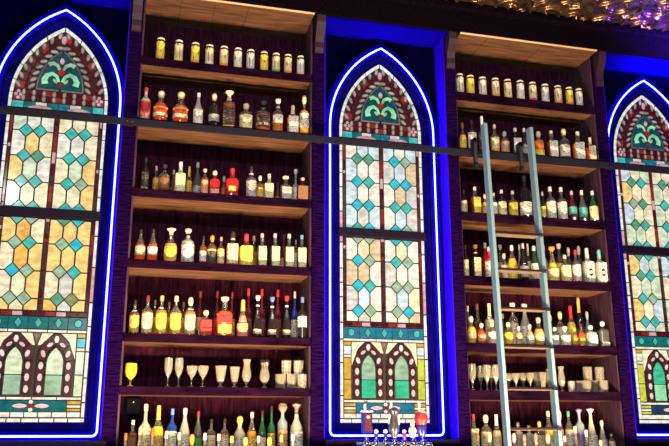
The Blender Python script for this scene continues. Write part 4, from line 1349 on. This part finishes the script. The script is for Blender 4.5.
BLUEH = mat('tap_blue', (0.008, 0.012, 0.22), 0.3, coat=0.3)
WHITEH = MATS['cap_white']
TAPS = (364.5, 374.0, 383.2, 392.4, 401.8, 411.2, 420.6)
for i, px in enumerate(TAPS):
    x = thing_x(px)
    f = MB()
    f.tube([(x, 0.0, zp), (x, -0.055, zp + 0.005), (x, -0.075, zp - 0.015), (x, -0.08, zp - 0.06)], 0.011, 10)
    fo = f.build('faucet', CHROME, root, smooth=True)
    c = MB()
    c.lathe([(0, zp + 0.0), (0.015, zp + 0.0), (0.017, zp + 0.035), (0.010, zp + 0.045), (0.010, zp + 0.06), (0, zp + 0.06)], 10, 2, x, -0.052)
    c.build('collar', CHROME, fo, smooth=True)
    z0 = zp + 0.058

    def up(py):
        return at(px, py, D_TAP - 0.05).z - bz
    y = -0.052
    if i == 0:
        h = MB().box(x - 0.036, x + 0.040, y - 0.016, y + 0.016, up(433), up(411.5), 0.006).build('tap_handle', BLUEH, root)
        h['label'] = 'blue framed handle with dark red face'
        MB().box(x - 0.018, x + 0.032, y - 0.021, y - 0.016, up(431), up(413.5), 0.002).build('face_plate', mat('face_red', (0.055, 0.008, 0.012), 0.4), h)
        k = MB()
        k.tube([(x + 0.006, y - 0.024, up(417)), (x + 0.006, y - 0.0205, up(417))], 0.011, 12)
        k.build('emblem', MATS['cap_pink'], h)
        k = MB()
        k.tube([(x - 0.01, y, up(411.5)), (x - 0.01, y, up(404))], 0.008, 8)
        k.build('finial', WHITEH, h)
        MB().ball((x + 0.002, y, up(402.6)), 0.011).build('finial_ball', MATS['cap_black'], h, smooth=True)
        k = MB().box(x - 0.040, x + 0.044, y - 0.018, y + 0.018, up(412.2), up(410.6), 0.002)
        k.build('handle_cap', MATS['cap_silver'], h)
    elif i == 3:
        h = MB().lathe([(0, z0), (0.020, z0), (0.026, z0 + 0.02), (0.036, z0 + 0.05), (0.040, z0 + 0.09), (0.030, z0 + 0.13), (0.024, up(416)), (0.036, up(413)), (0.038, up(410)), (0.022, up(407.6)), (0, up(407))], 12, 2, x - 0.005, y).build('tap_handle', mat('tap_grey', (0.03, 0.035, 0.05), 0.3, coat=0.4), root, smooth=True)
        h['label'] = 'dark grey carved handle with rounded head'
        k = MB()
        k.tube([(x - 0.040, y, up(424)), (x - 0.030, y, up(415)), (x - 0.022, y, up(403))], 0.008, 8)
        k.build('finial', WHITEH, h, smooth=True)
        k = MB()
        k.tube([(x + 0.022, y - 0.024, up(425)), (x + 0.026, y - 0.022, up(416))], 0.007, 8)
        k.build('highlight_strip', MATS['cap_silver'], h)
    elif i == 6:
        x -= 0.012
        h = MB().lathe([(0, z0), (0.022, z0), (0.034, z0 + 0.03), (0.036, up(426)), (0.030, up(425)), (0, up(425))], 12, 2, x, y).build('tap_handle', BLUEH, root, smooth=True)
        h['label'] = 'blue handle topped by a rounded red and cream knob'
        MB().lathe([(0, up(424.9)), (0.034, up(424.9)), (0.048, up(420)), (0.046, up(416)), (0.034, up(412.5)), (0, up(412))], 12, 2, x, y).build('knob', mat('knob_red', (0.22, 0.02, 0.035), 0.4), h, smooth=True)
        MB().ball((x + 0.004, y - 0.006, up(414.0)), 0.030).build('knob_head', MATS['cap_cream'], h, smooth=True)
        k = MB()
        k.tube([(x - 0.012, y, up(411)), (x - 0.012, y, up(402.5))], 0.008, 8)
        k.build('finial', WHITEH, h)
    elif i == 5:
        h = MB().lathe([(0, z0), (0.016, z0), (0.022, z0 + 0.02), (0.030, z0 + 0.045), (0.024, z0 + 0.065), (0.012, z0 + 0.075), (0, z0 + 0.075)], 12, 2, x - 0.008, y).build('tap_handle', MATS['cap_pink'], root, smooth=True)
        h['label'] = 'short pink pear-shaped handle with cream top'
        MB().ball((x - 0.008, y, z0 + 0.089), 0.016).build('knob', MATS['cap_cream'], h, smooth=True)
    else:
        h = MB().lathe([(0, z0), (0.012, z0), (0.015, z0 + 0.02), (0.011, z0 + 0.03), (0, z0 + 0.03)], 10, 2, x, y).build('tap_handle', BLUEH if i != 4 else MATS['cap_maroon'], root, smooth=True)
        h['label'] = 'short dark handle with pale knob'
        MB().ball((x, y, z0 + 0.042), 0.015).build('knob', (MATS['cap_silver'], MATS['cap_white'], MATS['cap_white'], MATS['cap_white'], MATS['cap_pink'])[i], h, smooth=True)
